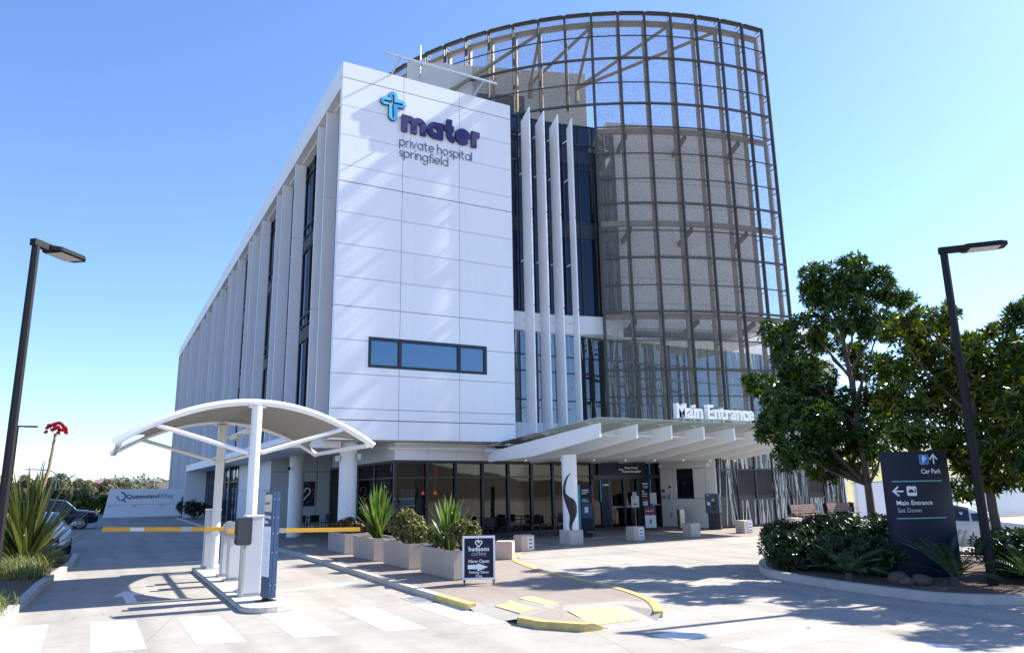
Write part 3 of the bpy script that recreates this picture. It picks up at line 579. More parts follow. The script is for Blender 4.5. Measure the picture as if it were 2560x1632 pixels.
# side wall of the entrance recess (faces left), front fritted wall
sA = Vector((24.0, 28.3, 0)); sB = Vector((24.72, 25.2, 0)); sd = (sB-sA).normalized(); sn = Vector((sd.y, -sd.x, 0))
def sp(u, z, o=0.): q = sA+sd*u+sn*o; return Vector((q.x, q.y, z))
def srect(b, u0, u1, z0, z1, o0=0., o1=.05): b.extr([sp(u0, z0, o0), sp(u1, z0, o0), sp(u1, z1, o0), sp(u0, z1, o0)], sn*(o1-o0))
SL = (sB-sA).length
b = MB()
for r_ in ((0, SL, 2.72, 3.4), (0, .78, 1.33, 2.70), (.8, 1.0, 1.33, 2.70), (1.95, 2.6, 1.33, 2.70), (2.62, SL, 1.33, 2.70), (0, SL, .02, 1.31)): srect(b, r_[0], r_[1]-.01, r_[2], r_[3])
b.build('entrance_side_wall', 'panel2', H)
b = MB(); srect(b, 1.0, 1.95, 1.33, 2.70, -.05, .02); sw = b.build('hatch_window', 'frame', H); b = MB(); srect(b, 1.05, 1.9, 1.38, 2.65, .022, .03); b.build('pane', 'dglass', sw)
for r_, m_ in (((.12, .30, 1.62, 1.76), 'maroon'), ((.12, .30, 1.46, 1.60), 'paper'), ((.12, .32, 1.38, 1.43), 'navy'), ((.5, .68, 1.82, 1.92), 'red'), ((.5, .68, 1.55, 1.80), 'paper')):
    b = MB(); srect(b, *r_, .052, .062); b.build('wall_notice', m_, H)
b = MB(); srect(b, .55, .64, 1.3, 1.52, .052, .15); b.build('wall_dispenser', 'steel', H); b = MB(); srect(b, .55, .68, .45, .68, .052, .1); b.build('wall_outlet', 'steel', H)
for u_, o_, r_ in ((2.75, .22, .09), (.1, .15, .06)): b = MB(); b.tube([sp(u_, 2.86, .05), sp(u_, 2.86, o_)], r_, 14); b.build('wall_camera', 'letwhite', H, smooth=True)
# frit walls: dark glass with pale branching strokes
def frit_wall(name, x0, x1, y, z0, z1, vs, hs, holes, seed, dens, mname='fglass'):
    rng = random.Random(seed); b = MB(); b.k = 0; b.box(x0, x1, y, y+.02, z0, z1); b.k = 1
    n = int((x1-x0)*dens)
    for i in range(n):
        x = rng.uniform(x0, x1); l = rng.uniform(.5, 1.)*(z1-z0)*.75; zc = rng.choice([z0, z0, z1, z1, rng.uniform(z0, z1)]); s_ = rng.uniform(-.16, .16)
        za, zb = (zc, min(z1, zc+l)) if zc < (z0+z1)/2 else (max(z0, zc-l), zc); xb = x+s_*(zb-za)
        w0, w1 = (rng.uniform(.035, .06), rng.uniform(.008, .02)); 
        if zc > (z0+z1)/2: w0, w1 = w1, w0
        if not (x0 < xb < x1): continue
        if any(h[0]-.05 < x < h[1]+.05 or h[0]-.05 < xb < h[1]+.05 for h in holes):
            segs = [(za, zb)]
            for h in holes:
                if h[0]-.05 < (x+xb)/2 < h[1]+.05: segs = [q for q in ((za, min(zb, h[2])), (max(za, h[3]), zb)) if q[1]-q[0] > .05]
        else: segs = [(za, zb)]
        for a, c in segs:
            f0 = (a-za)/(zb-za+1e-6); f1 = (c-za)/(zb-za+1e-6); xa = x+(xb-x)*f0; xc = x+(xb-x)*f1; wa = w0+(w1-w0)*f0; wc = w0+(w1-w0)*f1; yy = y-.002-.0004*(i % 5)
            b.add([(xa-wa/2, yy, a), (xa+wa/2, yy, a), (xc+wc/2, yy, c), (xc-wc/2, yy, c)], [(0, 1, 2, 3)])
    o = b.build(name, [mname, 'frit'], H, recalc=False)
    m = MB()
    for x in vs: m.box(x-.03, x+.03, y-.05, y-.006, z0, z1)
    for z in hs: m.box(x0, x1, y-.04, y-.007, z-.025, z+.025)
    m.build('mullion', 'frame', o); return o
frit_wall('fritted_wall', 24.75, 33.6, 25.2, .06, 4.35, [24.8, 26.0, 27.2, 28.4, 29.6, 30.8, 32.0, 33.2], [2.62, .09, 4.3], [(26.0, 28.4, 1.25, 2.6), (30.8, 32.0, 1.25, 2.6)], 5, 17, 'gglass')
for xa, xb in ((26.0, 28.4), (30.8, 32.0)): m = MB(); m.box(xa, xb, 25.13, 25.148, 1.22, 1.28); m.build('window_sill', 'frame', H)
m = MB(); m.box(24.75, 33.6, 25.23, 26.5, 4.36, 4.5); m.box(33.61, 33.75, 25.2, 45, 0, 8.4); m.build('right_wall', 'panel2', H)
frit_wall('fritted_glazing', 14.42, 33.6, 26.0, 4.6, 8.42, [14.5+1.22*i for i in range(16)], [5.55, 6.75, 7.45], [(17.9, 19, 5.6, 7.4), (21, 22.2, 5.6, 7.4), (23.5, 26.2, 5.6, 7.4), (28, 31, 5.6, 7.4)], 8, 7)
m = MB(); m.box(14.32, 33.6, 25.93, 26.1, 3.8, 4.59); m.box(26, 33.7, 26.05, 26.3, 8.44, 10.2); m.build('white_spandrel', 'panel2', H)
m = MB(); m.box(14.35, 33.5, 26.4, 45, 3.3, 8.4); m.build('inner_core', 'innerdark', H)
# concave dark curtain wall above
DG = [(14.42, 26.06), (15.05, 26.06), (15.8, 26.05), (16.53, 26.0), (17.27, 25.86), (18.0, 25.66), (18.7, 25.5), (19.4, 25.5), (20.02, 25.6)]
b = MB(); b.add([(x, y, 9.28) for x, y in DG]+[(x, y, 18.42) for x, y in DG], [(i, i+1, len(DG)+i+1, len(DG)+i) for i in range(len(DG)-1)]); cw = b.build('curtain_wall', 'dglass', H, recalc=False)
b = MB()
for x, y in DG: b.cbox((x, y-.03, 13.85), (.06, .05, 9.1))
for z in (9.3, 12.9, 13.6, 16.2, 17.4, 18.38):
    for p0, p1 in zip(DG[:-1], DG[1:]): b.bar((p0[0], p0[1]-.02, z), (p1[0], p1[1]-.02, z), .05, .06)
for z in (13.25, 16.8):
    for p0, p1 in zip(DG[:-1], DG[1:]): b.bar((p0[0], p0[1]-.012, z), (p1[0], p1[1]-.012, z), .012, .62)
b.build('mullion', 'frame', cw)
b = MB()
for p0, p1 in zip(DG[:-1], DG[1:]): b.bar((p0[0], p0[1]-.03, 8.87), (p1[0], p1[1]-.03, 8.87), .1, .80)
b.prism([(14.4, 26.1), (16.5, 26.03), (18, 25.7), (19.4, 25.55), (20.02, 25.65), (27.0, 23.8), (27.2, 27.5), (14.4, 27.5)], 8.43, 8.52); b.build('spandrel_band', 'panel2', H)
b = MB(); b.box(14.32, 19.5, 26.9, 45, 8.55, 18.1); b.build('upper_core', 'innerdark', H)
for x, yi in ((15.06, 25.74), (15.8, 25.72), (16.53, 25.7), (17.28, 25.42)):
    b = MB(); yo = 25.02
    for za, zb in ((4.12, 9.32), (9.38, 13.52), (13.58, None)):
        zo, zi = (18.3, 17.93) if zb is None else (zb, zb)
        b.add([(x-.03, yo, za), (x+.03, yo, za), (x+.03, yi, za), (x-.03, yi, za), (x-.03, yo, zo), (x+.03, yo, zo), (x+.03, yi, zi), (x-.03, yi, zi)], [(3, 2, 1, 0), (4, 5, 6, 7), (0, 1, 5, 4), (1, 2, 6, 5), (2, 3, 7, 6), (3, 0, 4, 7)])
    b.box(x-.015, x+.015, yo+.04, yi, 9.3, 9.4); b.box(x-.015, x+.015, yo+.04, yi, 13.5, 13.6)
    for z in (5.2, 8.9, 11.5, 15.5, 17.4): b.box(x-.012, x+.012, yi-.03, 26.04, z-.03, z+.03)
    b.build('white_fin', 'fin', H)
# cantilevered block behind the screen
A_ = Vector((20.02, 26.05, 0)); B_ = Vector((27.05, 23.73, 0)); bd = (B_-A_).normalized(); bn = Vector((-bd.y, bd.x, 0))
b = MB(); z = 9.02
while z < 19.2:
    z1 = min(19.28, z+1.21); L0 = 0
    for L1 in (3.6, (B_-A_).length):
        a = A_+bd*(L0+(.012 if L0 else 0)); c = A_+bd*(L1-.012); b.extr([(a.x, a.y, z+.01), (c.x, c.y, z+.01), (c.x, c.y, z1-.01), (a.x, a.y, z1-.01)], bn*.05); L0 = L1
    for P_ in (A_, B_):
        a = P_+bn*.06; c = P_+bn*6.; q = bd*(.05 if P_ is A_ else -.05); b.extr([(a.x, a.y, z+.01), (c.x, c.y, z+.01), (c.x, c.y, z1-.01), (a.x, a.y, z1-.01)], q)
    z = z1
b.build('cantilever_block', 'block', H)
b = MB(); q = [A_+bd*.06+bn*.06, B_-bd*.06+bn*.06, B_-bd*.06+bn*6, A_+bd*.06+bn*6]; b.prism([(v.x, v.y) for v in q], 9.1, 19.2); b.build('panel_backing', 'joint', H)
b = MB(); q = [A_, B_, B_+bn*6, A_+bn*6]; b.prism([(v.x, v.y) for v in q], 8.93, 9.0); b.build('block_soffit', 'soffit', H)
# rooftop plant room with louvre
Pn = Vector((.342, .94, 0)).normalized(); Pd = Vector((Pn.y, -Pn.x, 0)); P0 = Vector((19.85, 27.37, 0))
def pp(u, z, o=0.): q = P0-Pd*u-Pn*o; return Vector((q.x, q.y, z))
b = MB(); nrib = 52
for i in range(nrib):
    z0 = 18.25+i*(4.25/nrib); z1 = z0+4.25/nrib; zm = (z0+z1)/2
    b.add([pp(0, z0, .02), pp(9, z0, .02), pp(9, zm, 0), pp(0, zm, 0), pp(0, z1, .02), pp(9, z1, .02)], [(0, 1, 2, 3), (3, 2, 5, 4)])
b.extr([pp(0, 18.25, -.01), pp(9, 18.25, -.01), pp(9, 22.52, -.01), pp(0, 22.52, -.01)], Pn*5); b.build('plant_room', 'plant', H)
b = MB()
for i in range(9): b.extr([pp(3.2, 19.85+.13*i, .03), pp(5.55, 19.85+.13*i, .03), pp(5.55, 19.91+.13*i, .12), pp(3.2, 19.91+.13*i, .12)], (0, 0, .02))
b.build('louvre', 'reader', H)
b = MB(); b.tube([(11.9, 30, 18.2), (11.9, 30, 23.25)], .03, 6); b.build('antenna', 'steel', H)

# ------------------------------------------------------------------ curved perforated screen
cx, cy, cr, ct = 28.193, 38.984, 16.837, 24.1
S_ = thing('mesh_screen', 'curved bronze screen of perforated panels wrapped round the upper floors', 'screen', (cx, cy, 0))
def cp(a, r, z): return Vector((cx+r*math.cos(R(a)), cy+r*math.sin(R(a)), z))
AN = [-93.9-4.357*k for k in range(22)]
RG = [24.1, 22.89, 21.71, 20.45, 19.36, 18.18, 16.85, 15.62, 14.43, 13.12, 11.87, 10.6, 9.4, 8.11, 6.83, 5.68, 4.4]
for k, a in enumerate(AN):
    zb = 4.3 if k <= 7 else 19.3; b = MB(); rad = Vector((math.cos(R(a)), math.sin(R(a)), 0)); tg = Vector((-rad.y, rad.x, 0))
    b.bar(cp(a, cr+.05, zb), cp(a, cr+.05, ct+.04), .05, .14, up=rad); b.bar(cp(a, cr-.02, zb), cp(a, cr-.02, ct), .115, .03, up=rad); ml = b.build('mullion', 'bronze', S_)
    b = MB(); gaps = [ct-.05, 18.18, 13.62, 9.3, zb] if k <= 7 else [ct-.05, zb]
    for z1, z0 in zip(gaps[:-1], gaps[1:]): b.bar(cp(a, cr-.42, z0+.14), cp(a, cr-.42, z1-.14), .115, .20, up=rad)
    b.build('inner_post', 'tan', S_)
    b = MB()
    for z in RG:
        if z < zb-.1: continue
        for dz in (-.12, .12): b.bar(cp(a, cr, z+dz-.02), cp(a, cr-.42, z+dz-.02), .035, .035)
    b.build('bracket', 'bronze', ml)
for z in RG:
    n = 22 if z >= 19.3 else 8; big = z in (24.1, 21.71, 19.36, 14.43, 11.87, 9.4, 6.83); b = MB()
    for k in range(n-1):
        s_ = .085 if big else .042; b.bar(cp(AN[k], cr+.06, z), cp(AN[k+1], cr+.06, z), s_, s_*1.1)
    if z == 24.1:
        for k in range(n-1): b.bar(cp(AN[k]-.25, cr+.02, z+.02), cp(AN[k+1]+.25, cr+.02, z+.02), .3, .04)
    b.build('rail', 'bronze', S_)
for z in (23.85, 18.18, 13.62, 9.28):
    b = MB(); n = 22 if z > 20 else 8; pts = []
    for k in range(n): pts.append(cp(AN[k], cr-.42, z)); 
    for p0, p1 in zip(pts[:-1], pts[1:]): b.bar(p0, p1, .2, .22)
    b.build('ring_beam', 'tan', S_)
for k in range(21):
    zb = 4.4 if k <= 6 else 19.36; b = MB(); b.add([cp(AN[k], cr, zb), cp(AN[k+1], cr, zb), cp(AN[k+1], cr, ct), cp(AN[k], cr, ct)], [(0, 1, 2, 3)]); b.build('mesh_panel', 'perf', S_, recalc=False)
def topn(a): return cp(a, cr-.5, 23.8)
F0, F1, F2 = Vector((13.39, 29.6, 21.03)), Vector((17.1, 28.25, 21.69)), Vector((19.35, 27.4, 21.6))
for f, a in ((F0, -133.1), (F1, -133.1), (F1, -124.4), (F2, -124.4), (F2, -111.3), (F2, -102.6)):
    b = MB(); b.tube([f, topn(a)], .085, 10); b.build('brace', 'tan', S_, smooth=True)
for f in (F0, F1, F2): b = MB(); b.bar(f+Vector((.05, .15, .15)), f+Vector((0, .1, -.75)), .16, .3); b.build('brace_foot', 'tan', S_)
for a in (-119.5, -109.5, -99.5):
    for z in (18.0, 13.4, 9.1):
        p = cp(a, cr-.5, z); q = A_+bd*((p-A_).dot(bd)); q = Vector((q.x, q.y, z-.25)); b = MB(); b.bar(p, q, .13, .22); b.build('support_arm', 'bronze', S_)

# ------------------------------------------------------------------ entrance canopy
CA = thing('entrance_canopy', 'white canopy of tapering beams under a glass roof over the main entrance', 'canopy', (18, 24, 3))
NB = 8; tip0 = Vector((14.85, 20.45, 0)); dv = Vector((-1.45, 5.5, 0)); side = Vector((dv.y, -dv.x, 0)).normalized()
for k in range(NB):
    t = tip0+Vector((1.64*k, .06*k, 0)); e = t+dv*(1. if k < 2 else 1.28); kk = t+dv*.58; b = MB()
    pts = [(t.x, t.y, 4.12), (t.x, t.y, 3.64), (kk.x, kk.y, 3.10), (e.x, e.y, 2.99), (e.x, e.y, 3.36 if k < 2 else 3.3)]
    b.extr([Vector(p)-side*.055 for p in pts], side*.11); b.build('beam', 'panel2', CA, bevel=.008)
    if k < NB-1:
        b = MB(); p = t+dv*.14; q = p+Vector((1.64, .06, 0)); b.tube([(p.x+.06, p.y, 3.78), (q.x-.06, q.y, 3.78)], .035, 10); b.build('rod', 'panel2', CA, smooth=True)
    b = MB(); p = t+dv*.72+side*.45; b.cyl(p.x, p.y, 3.0, 3.03, .04, 10); b.build('downlight', 'bulb', CA)
b = MB(); x6 = 1.64*(NB-1)
q0 = tip0+Vector((-.18, -.1, 4.29)); q1 = tip0+Vector((x6+.3, .3, 4.29)); q2 = tip0+Vector((x6+.3, .4, 0))+dv*1.22+Vector((0, 0, 3.66)); q3 = tip0+Vector((-.18, 0, 0))+dv*.98+Vector((0, 0, 3.62))
for i in range(NB):
    f0 = i/NB+.0015; f1 = (i+1)/NB-.0015
    for h0, h1 in ((0, .497), (.503, 1)):
        def Q(f, h): return (q0.lerp(q1, f)).lerp(q3.lerp(q2, f), h)
        b.extr([Q(f0, h0), Q(f1, h0), Q(f1, h1), Q(f0, h1)], (0, 0, .02))
b.build('glass_roof', 'canglass', CA)
b = MB()
for k in range(NB):
    for h in (.08, .45, .8):
        p = tip0+Vector((1.64*k, .06*k, 0))+dv*h; zt = 4.12-.8*h*.95; b.tube([(p.x, p.y, zt-.03), (p.x, p.y, zt+.15)], .02, 6); b.bar((p.x-.16, p.y, zt+.12), (p.x+.16, p.y, zt+.12), .025)
b.build('spider_fitting', 'steel', CA)
b = MB(); e0 = tip0+dv*1.0; b.bar((e0.x-.3, e0.y-.1, 3.42), (e0.x+.35, e0.y-.3, 3.42), .2, .16); b.build('gutter', 'silver', CA)
b = MB(); b.cyl(14.82, 22.42, .5, 3.12, .275, 40); col = b.build('column', 'panel2', CA, smooth=True)
b = MB(); b.box(14.52, 15.12, 22.1, 22.74, 0, .5); b.build('column_base', 'cube', col, bevel=.015)
# dark wavy sculpture on the column
wd = [(580, 226, 228.5), (585, 219.5, 224), (592, 213, 219), (605, 207, 214), (622, 203, 210), (638, 202.5, 211), (648, 204, 222), (655, 206, 234), (664, 208.5, 241), (678, 213, 244), (692, 218, 243.5), (705, 221, 240), (715, 220.5, 235), (725, 218.5, 229.5), (735, 219, 226.5), (744, 222, 228), (752, 228, 230.5)]
b = MB(); vs = []; NS = 8
for y_, l, r_ in wd:
    a0, a1 = (R(-123.4)+math.asin(max(-.97, min(.97, (s_-224)/24.5))) for s_ in (l, r_))
    for k in range(NS+1):
        f = k/NS; a = a0+(a1-a0)*f; rr = .287+.04*math.sin(math.pi*f)*min(1, (r_-l)/20); vs.append((14.82+rr*math.cos(a), 22.42+rr*math.sin(a), 2.46-(y_-580)/172*2.06))
b.f = [(i*(NS+1)+k, i*(NS+1)+k+1, (i+1)*(NS+1)+k+1, (i+1)*(NS+1)+k) for i in range(len(wd)-1) for k in range(NS)]; b.mi = [0]*len(b.f)
b.v = vs
sx = b.build('wall_sculpture', mat('sculpture_iron', (.02, .017, .016), .6, var=.3, vs=8), None, smooth=True); sm = sx.modifiers.new('s', 'SOLIDIFY'); sm.thickness = .03; sm.offset = 1
tag(sx, 'dark twisting metal sculpture mounted on the white entrance column', 'sculpture')

# ------------------------------------------------------------------ wall lettering
LS = thing('wall_sign', 'raised navy and light blue lettering with a cross emblem high on the white wall', 'sign', (9.2, 25.4, 15))
stroke_text('name_letters', 'mater', 9.28, 15.93, 25.395, .71, .33, .06, LS, 'logonavy', depth=.13, width=3.48)
stroke_text('small_letters', 'private hospital', 9.22, 15.33, 25.396, .262, .115, .16, LS, 'letgrey', depth=.025, width=3.2)
stroke_text('small_letters', 'springfield', 9.21, 14.86, 25.396, .262, .115, .16, LS, 'letgrey', depth=.025, width=2.13)
# cross emblem: a rounded outline
def rc(cx0, cz0, r0, a0, a1): return arc(cx0, cz0, r0, a0, a1, 8)
ex, ez, q = 8.90, 17.06, .105; tw = .125
up_, dn, lf, rt = 17.36, 16.45, 8.55, 9.26
path = [(ex-q, ez+q)]+rc(ex, up_, q, 180, 0)+[(ex+q, ez+q)]+rc(rt, ez, q, 90, -90)+[(ex+q, ez-q)]+rc(ex, dn, q, 0, -180)+[(ex-q, ez-q)]+rc(lf, ez, q, 270, 90)+[(ex-q, ez+q)]
b = MB(); ribbon(b, path, tw*1.12, 25.30, 25.395, lambda x, z, y: (x, y, z)); b.build('emblem_return', 'logodark', LS)
half = len(path)//2
def seg(i0, i1, m, e): b = MB(); ribbon(b, path[i0:i1], tw, 25.285-e, 25.299, lambda x, z, y: (x, y, z)); b.build('emblem_face', m, LS)
n8 = 9
seg(0, 6, 'sky2', 0); seg(5, 12, 'cyan', .001); seg(11, 17, 'cyan', .002); seg(16, 22, 'sky2', .003); seg(21, 28, 'sky2', .004); seg(27, 33, 'cyan', .005); seg(32, 37, 'sky2', .006); seg(36, len(path), 'cyan', .007)
# light bar on the parapet
LBR = thing('light_bar', 'slim galvanised lighting bar held off the roof edge above the lettering', 'light bar', (10.6, 24.5, 18.4))
b = MB(); b.bar((8.2, 24.4, 18.56), (13.12, 24.4, 18.56), .09, .07); b.bar((8.2, 24.32, 18.5), (13.0, 24.32, 18.5), .04, .03); b.build('rail', 'steel', LBR)
for x in (8.85, 12.5):
    b = MB(); b.bar((x, 25.45, 18.35), (x+.02, 24.42, 18.53), .05, .05); b.build('arm', 'steel', LBR)
# main entrance letters
ME = thing('entrance_sign', 'thick white block letters reading Main Entrance standing on the canopy edge', 'sign', (20.7, 21, 4.3))
b = text_mb('Main Entrance', .76, face_m((18.85, 21.15, 4.49)), depth=.2, bold=.018, fit=4.08); b.build('letters', 'letwhite', ME, recalc=False)
b = MB(); b.bar((18.8, 21.2, 4.47), (22.95, 21.35, 4.47), .05, .04); [b.tube([(x, 21.25, 3.9), (x, 21.25, 4.47)], .03, 8) for x in (19.9, 21.45)]; b.build('stand', 'steel', ME)
# ------------------------------------------------------------------ boom gate island
b = MB(); isl = [(2.46, 22.9), (2.46, 15.2)]+[(2.95+.49*math.cos(R(a)), 14.75+.49*math.sin(R(a))+.05) for a in range(180, 361, 20)]+[(3.44, 15.2), (3.5, 22.9)]
b.prism(isl, -.105, 0); struct(b.build('traffic_island', 'kerb', bevel=.02))
SH = thing('boom_gate_shelter', 'white arched fabric shelter on two posts over the boom gate island', 'shelter', (2.92, 19.5, 0))
YF, YB = 16.88, 22.16; XC = 2.9
def rim(x): return 3.98-.92*(abs(x-XC)/2.72)**2.0
xs = [XC-2.72+5.44*i/28 for i in range(29)]
for y in (YF, YB):
    b = MB(); b.tube([(x, y, rim(x)) for x in xs], .075, 12); b.build('roof_rim', 'whitesteel', SH, smooth=True)
    b = MB(); b.cyl(XC+.02, y, .02, 3.9, .115, 28); po = b.build('post', 'whitesteel', SH, smooth=True)
    b = MB(); b.box(XC-.2, XC+.24, y-.2, y+.2, .0, .025); [b.cyl(XC+.02+sx*.15, y+sy*.15, .025, .07, .018, 8) for sx in (-1, 1) for sy in (-1, 1)]; b.build('post_base', 'steel', po)
    b = MB(); b.box(XC-.16, XC+.2, y-.05, y+.05, 3.86, 3.9); [b.cyl(XC+.02+sx*.14, y, 3.9, 3.96, .02, 8) for sx in (-1, 1)]; b.build('post_bracket', 'whitesteel', po)
    for sg in (-1, 1):
        b = MB(); a = (XC+.02+sg*.14, y, 2.88); e = (XC+sg*1.95, y, rim(XC+1.95)-.08); b.tube([a, e], .05, 12); st = b.build('strut', 'whitesteel', SH, smooth=True)
        b = MB()
        for p in (a, e): b.bar((p[0]-sg*.06, y, p[2]-sg*0), (p[0]+sg*.12, y, p[2]+.03), .03, .11); b.tube([(p[0]+sg*.06, y-.035, p[2]+.01), (p[0]+sg*.06, y+.035, p[2]+.01)], .02, 8)
        b.build('strut_bracket', 'steel', st)
for sg in (-1, 1):
    b = MB(); x = XC+sg*2.62; b.tube([(x, YF+.1, rim(x)-.06), (x, YB-.1, rim(x)-.06)], .055, 12); b.build('edge_tube', 'whitesteel', SH, smooth=True)
b = MB(); n = 26; m_ = 10; vs = []
for j in range(m_+1):
    v = j/m_; y = YF+.02+(YB-YF-.04)*v; sag = .10*4*v*(1-v)
    for i in range(n+1):
        u = i/n; e = (2*u-1); x = XC+2.60*e*(1-.03*4*v*(1-v)*0); pull = .55*(abs(e)**6)*4*v*(1-v); x -= (1 if e > 0 else -1)*pull; vs.append((x, y, rim(x)+.02-sag))
b.add(vs, [(j*(n+1)+i, j*(n+1)+i+1, (j+1)*(n+1)+i+1, (j+1)*(n+1)+i) for j in range(m_) for i in range(n)]); mo = b.build('roof_membrane', 'membrane', SH, smooth=True); q = mo.modifiers.new('t', 'SOLIDIFY'); q.thickness = .012
b = MB(); b.bar((3.05, 17.2, 3.52), (3.05, 21.8, 3.52), .05, .05); lb = b.build('light_rail', 'whitesteel', SH)
for y in (18.4, 20.6): b = MB(); b.box(2.98, 3.16, y-.55, y+.55, 3.40, 3.47); b.build('strip_light', 'led', lb)
def boom(y, x0, x1, zc, label, seg, hub, sl):
    t = thing('boom_barrier', label, 'boom barrier', (2.95, y, 0), group='boom barriers on the island')
    b = MB(); b.box(2.8, 3.1, y-.14, y+.14, .04, 1.12); b.build('cabinet', 'cabinet', t, bevel=.03)
    b = MB(); b.box(2.74, 3.16, y-.2, y+.2, .0, .04); b.build('cabinet_base', 'silver', t)
    b = MB(); b.tube([(2.95, y-.16, zc), (2.95, y-.27, zc)], .19, 28); b.tube([(2.95, y-.27, zc), (2.95, y-.285, zc)], .13, 20); b.build('hub', mat('hub_grey', (.36, .36, .36), .5), t, smooth=True)
    zz = lambda x: zc+sl*(x-2.95)
    def piece(a0, a1, h, o): q = MB(); q.bar((a0, y-.2975, zz(a0)), (a1, y-.2975, zz(a1)), o, h); return q
    a = piece(x0, x1, .10, .045).build('arm', 'boom', t, bevel=.008)
    piece(*seg, .112, .06).build('arm_clamp', 'silver', a)
    if hub: piece(*hub, .085, .052).build('arm_sticker', 'paper', a)
BL, BR = -.039, -.028
boom(20.05, .15, 2.78, 1.14, 'boom barrier whose amber arm crosses the left hand entry lane', (1.82, 2.05), (.72, 1.02), BL)
boom(19.0, 2.72, 5.92, 1.133, 'boom barrier whose amber arm reaches right to the planters', (3.92, 4.06), None, BR)
def pillar(x, y, label):
    t = thing('ticket_pillar', label, 'ticket pillar', (x, y, 0), group='white cabinets on the boom gate island')
    pts = [(-.17, -.19), (.17, -.19)]+[(.17-.0+.06*math.sin(a), -.19+.38*a/math.pi) for a in (.6, 1.57, 2.5)]+[(.17, .19), (-.17, .19)]
    b = MB(); b.prism([(x+p, y+q) for p, q in pts], .05, 1.54); b.build('body', 'cabinet', t, bevel=.012)
    b = MB(); b.prism([(x+p*1.05, y+q*1.05) for p, q in pts], 1.54, 1.57); b.build('cap', 'whitesteel', t)
    b = MB(); b.box(x-.2, x+.22, y-.22, y+.22, 0, .05); b.build('foot', 'silver', t); return t
pillar(2.86, 22.55, 'white round edged cabinet at the far end of the boom gate island')
t = pillar(2.86, 16.2, 'white cabinet with a charcoal card reader at the near end of the boom gate island')
b = MB(); b.box(2.50, 2.80, 15.94, 16.16, 1.0, 1.53); rd_ = b.build('card_reader', 'reader', t, bevel=.02)
b = MB(); b.box(2.485, 2.499, 15.97, 16.12, 1.2, 1.48); b.box(2.485, 2.499, 15.97, 16.1, 1.04, 1.12); b.build('reader_screen', 'black', rd_)
b = MB(); b.cyl(2.66, 16.05, .0, 1.0, .055, 14); b.build('reader_post', 'silver', t)
# blue tariff sign
t = thing('information_sign', 'tall dark blue tariff sign with white price sheet standing on the island tip', 'sign', (2.98, 15.2, 0), rz=R(14))
b = MB(); b.box(-.05, .05, -.05, .05, .0, .06); b.box(-.16, .16, -.13, .13, 0, .02); b.build('foot', 'black', t, local=True)
b = MB(); b.box(.03, .13, -.17, .17, .06, 2.04); b.box(-.03, .03, -.17, .17, .06, 2.04); b.build('post', 'navy2', t, local=True, bevel=.006)
b = MB(); b.box(-.045, -.031, -.16, .15, .45, 1.38); b.build('price_sheet', 'paper', t, local=True); b = MB(); b.box(-.045, -.031, -.15, .15, 1.66, 1.99); pl_ = b.build('logo_plate', 'cream', t, local=True)
text_mb('mater', .09, face_m((-.047, .13, 1.8), (0, -1, 0)), bold=.002).build('logo_text', 'letgrey', pl_, local=True, recalc=False)
text_mb('Parking', .09, face_m((-.034, .14, 1.54), (0, -1, 0)), bold=.002).build('sign_text', 'letwhite', t, local=True, recalc=False); text_mb('Fees', .09, face_m((-.034, .14, 1.44), (0, -1, 0)), bold=.002).build('sign_text', 'letwhite', t, local=True, recalc=False)
b = MB()
for i in range(16): b.box(-.048, -.046, -.13, .05+.07*((i*7) % 3-1), .52+.05*i, .532+.05*i)
b.build('sheet_lines', 'letgrey2', t, local=True)
b = MB(); [b.tube([(x, -.172, z), (x, -.165, z)], .012, 8) for z in (.3, .9, 1.25, 1.55, 1.9) for x in (.01, .1)]; b.build('bolt', 'silver', t, local=True)

# ------------------------------------------------------------------ street lamps
def lamp(x, y, h, hd, label, size=1.):
    t = thing('street_lamp', label, 'street lamp', (x, y, -.05), group='black street lamps'); hd = Vector((hd[0], hd[1], 0)).normalized(); s = Vector((-hd.y, hd.x, 0)); P = Vector((x, y, 0)); w_ = .085*size
    b = MB(); vs = []
    for z, q in ((-.05, w_), (h, w_*.82)):
        for i in range(8): a = R(22.5+45*i); vs.append(P+hd*(q*1.08*math.cos(a))+s*(q*1.08*math.sin(a))+Vector((0, 0, z)))
    b.add(vs, [(i, (i+1) % 8, 8+(i+1) % 8, 8+i) for i in range(8)]+[tuple(range(7, -1, -1)), tuple(range(8, 16))]); b.build('pole', 'lampblack', t)
    b = MB(); T = P+Vector((0, 0, h)); b.bar(T-hd*.09, T+hd*.42, .13*size, .13*size); b.build('arm', 'lampblack', t)
    b = MB(); o = [(.26, .09), (.40, .23), (1.02, .23), (1.16, .14)]; up = Vector((0, 0, 1))
    pts = [T+hd*u+s*v for u, v in o]+[T+hd*u-s*v for u, v in o[::-1]]; b.extr([p-up*.05 for p in pts], up*.09); hd_ = b.build('lamp_head', 'lampblack', t, bevel=.012)
    b = MB(); pts = [T+hd*u+s*v for u, v in ((.46, .17), (1.02, .17))]+[T+hd*u-s*v for u, v in ((1.02, .17), (.46, .17))]; b.extr([p-up*.062 for p in pts], up*.008); b.build('lens', 'led', hd_)
    b = MB(); b.bar(P+Vector((0, 0, -.03)), P+Vector((0, 0, .0)), .34, .34); b.build('base_plate', 'lampblack', t)
lamp(15.39, 8.49, 6.85, (.62, -.70), 'black street lamp standing in the right hand garden bed beside the directional sign')
lamp(-1.5, 16.36, 6.88, (.62, .78), 'black street lamp at the left edge with its flat head pointing right')
lamp(-5.2, 60, 6.55, (1, .0), 'distant thin black street lamp behind the flowering plant', size=.8)
t = thing('road_lamp', 'far grey road lamp with a long curved arm above the trees', 'street lamp', (-4.2, 90, 0))
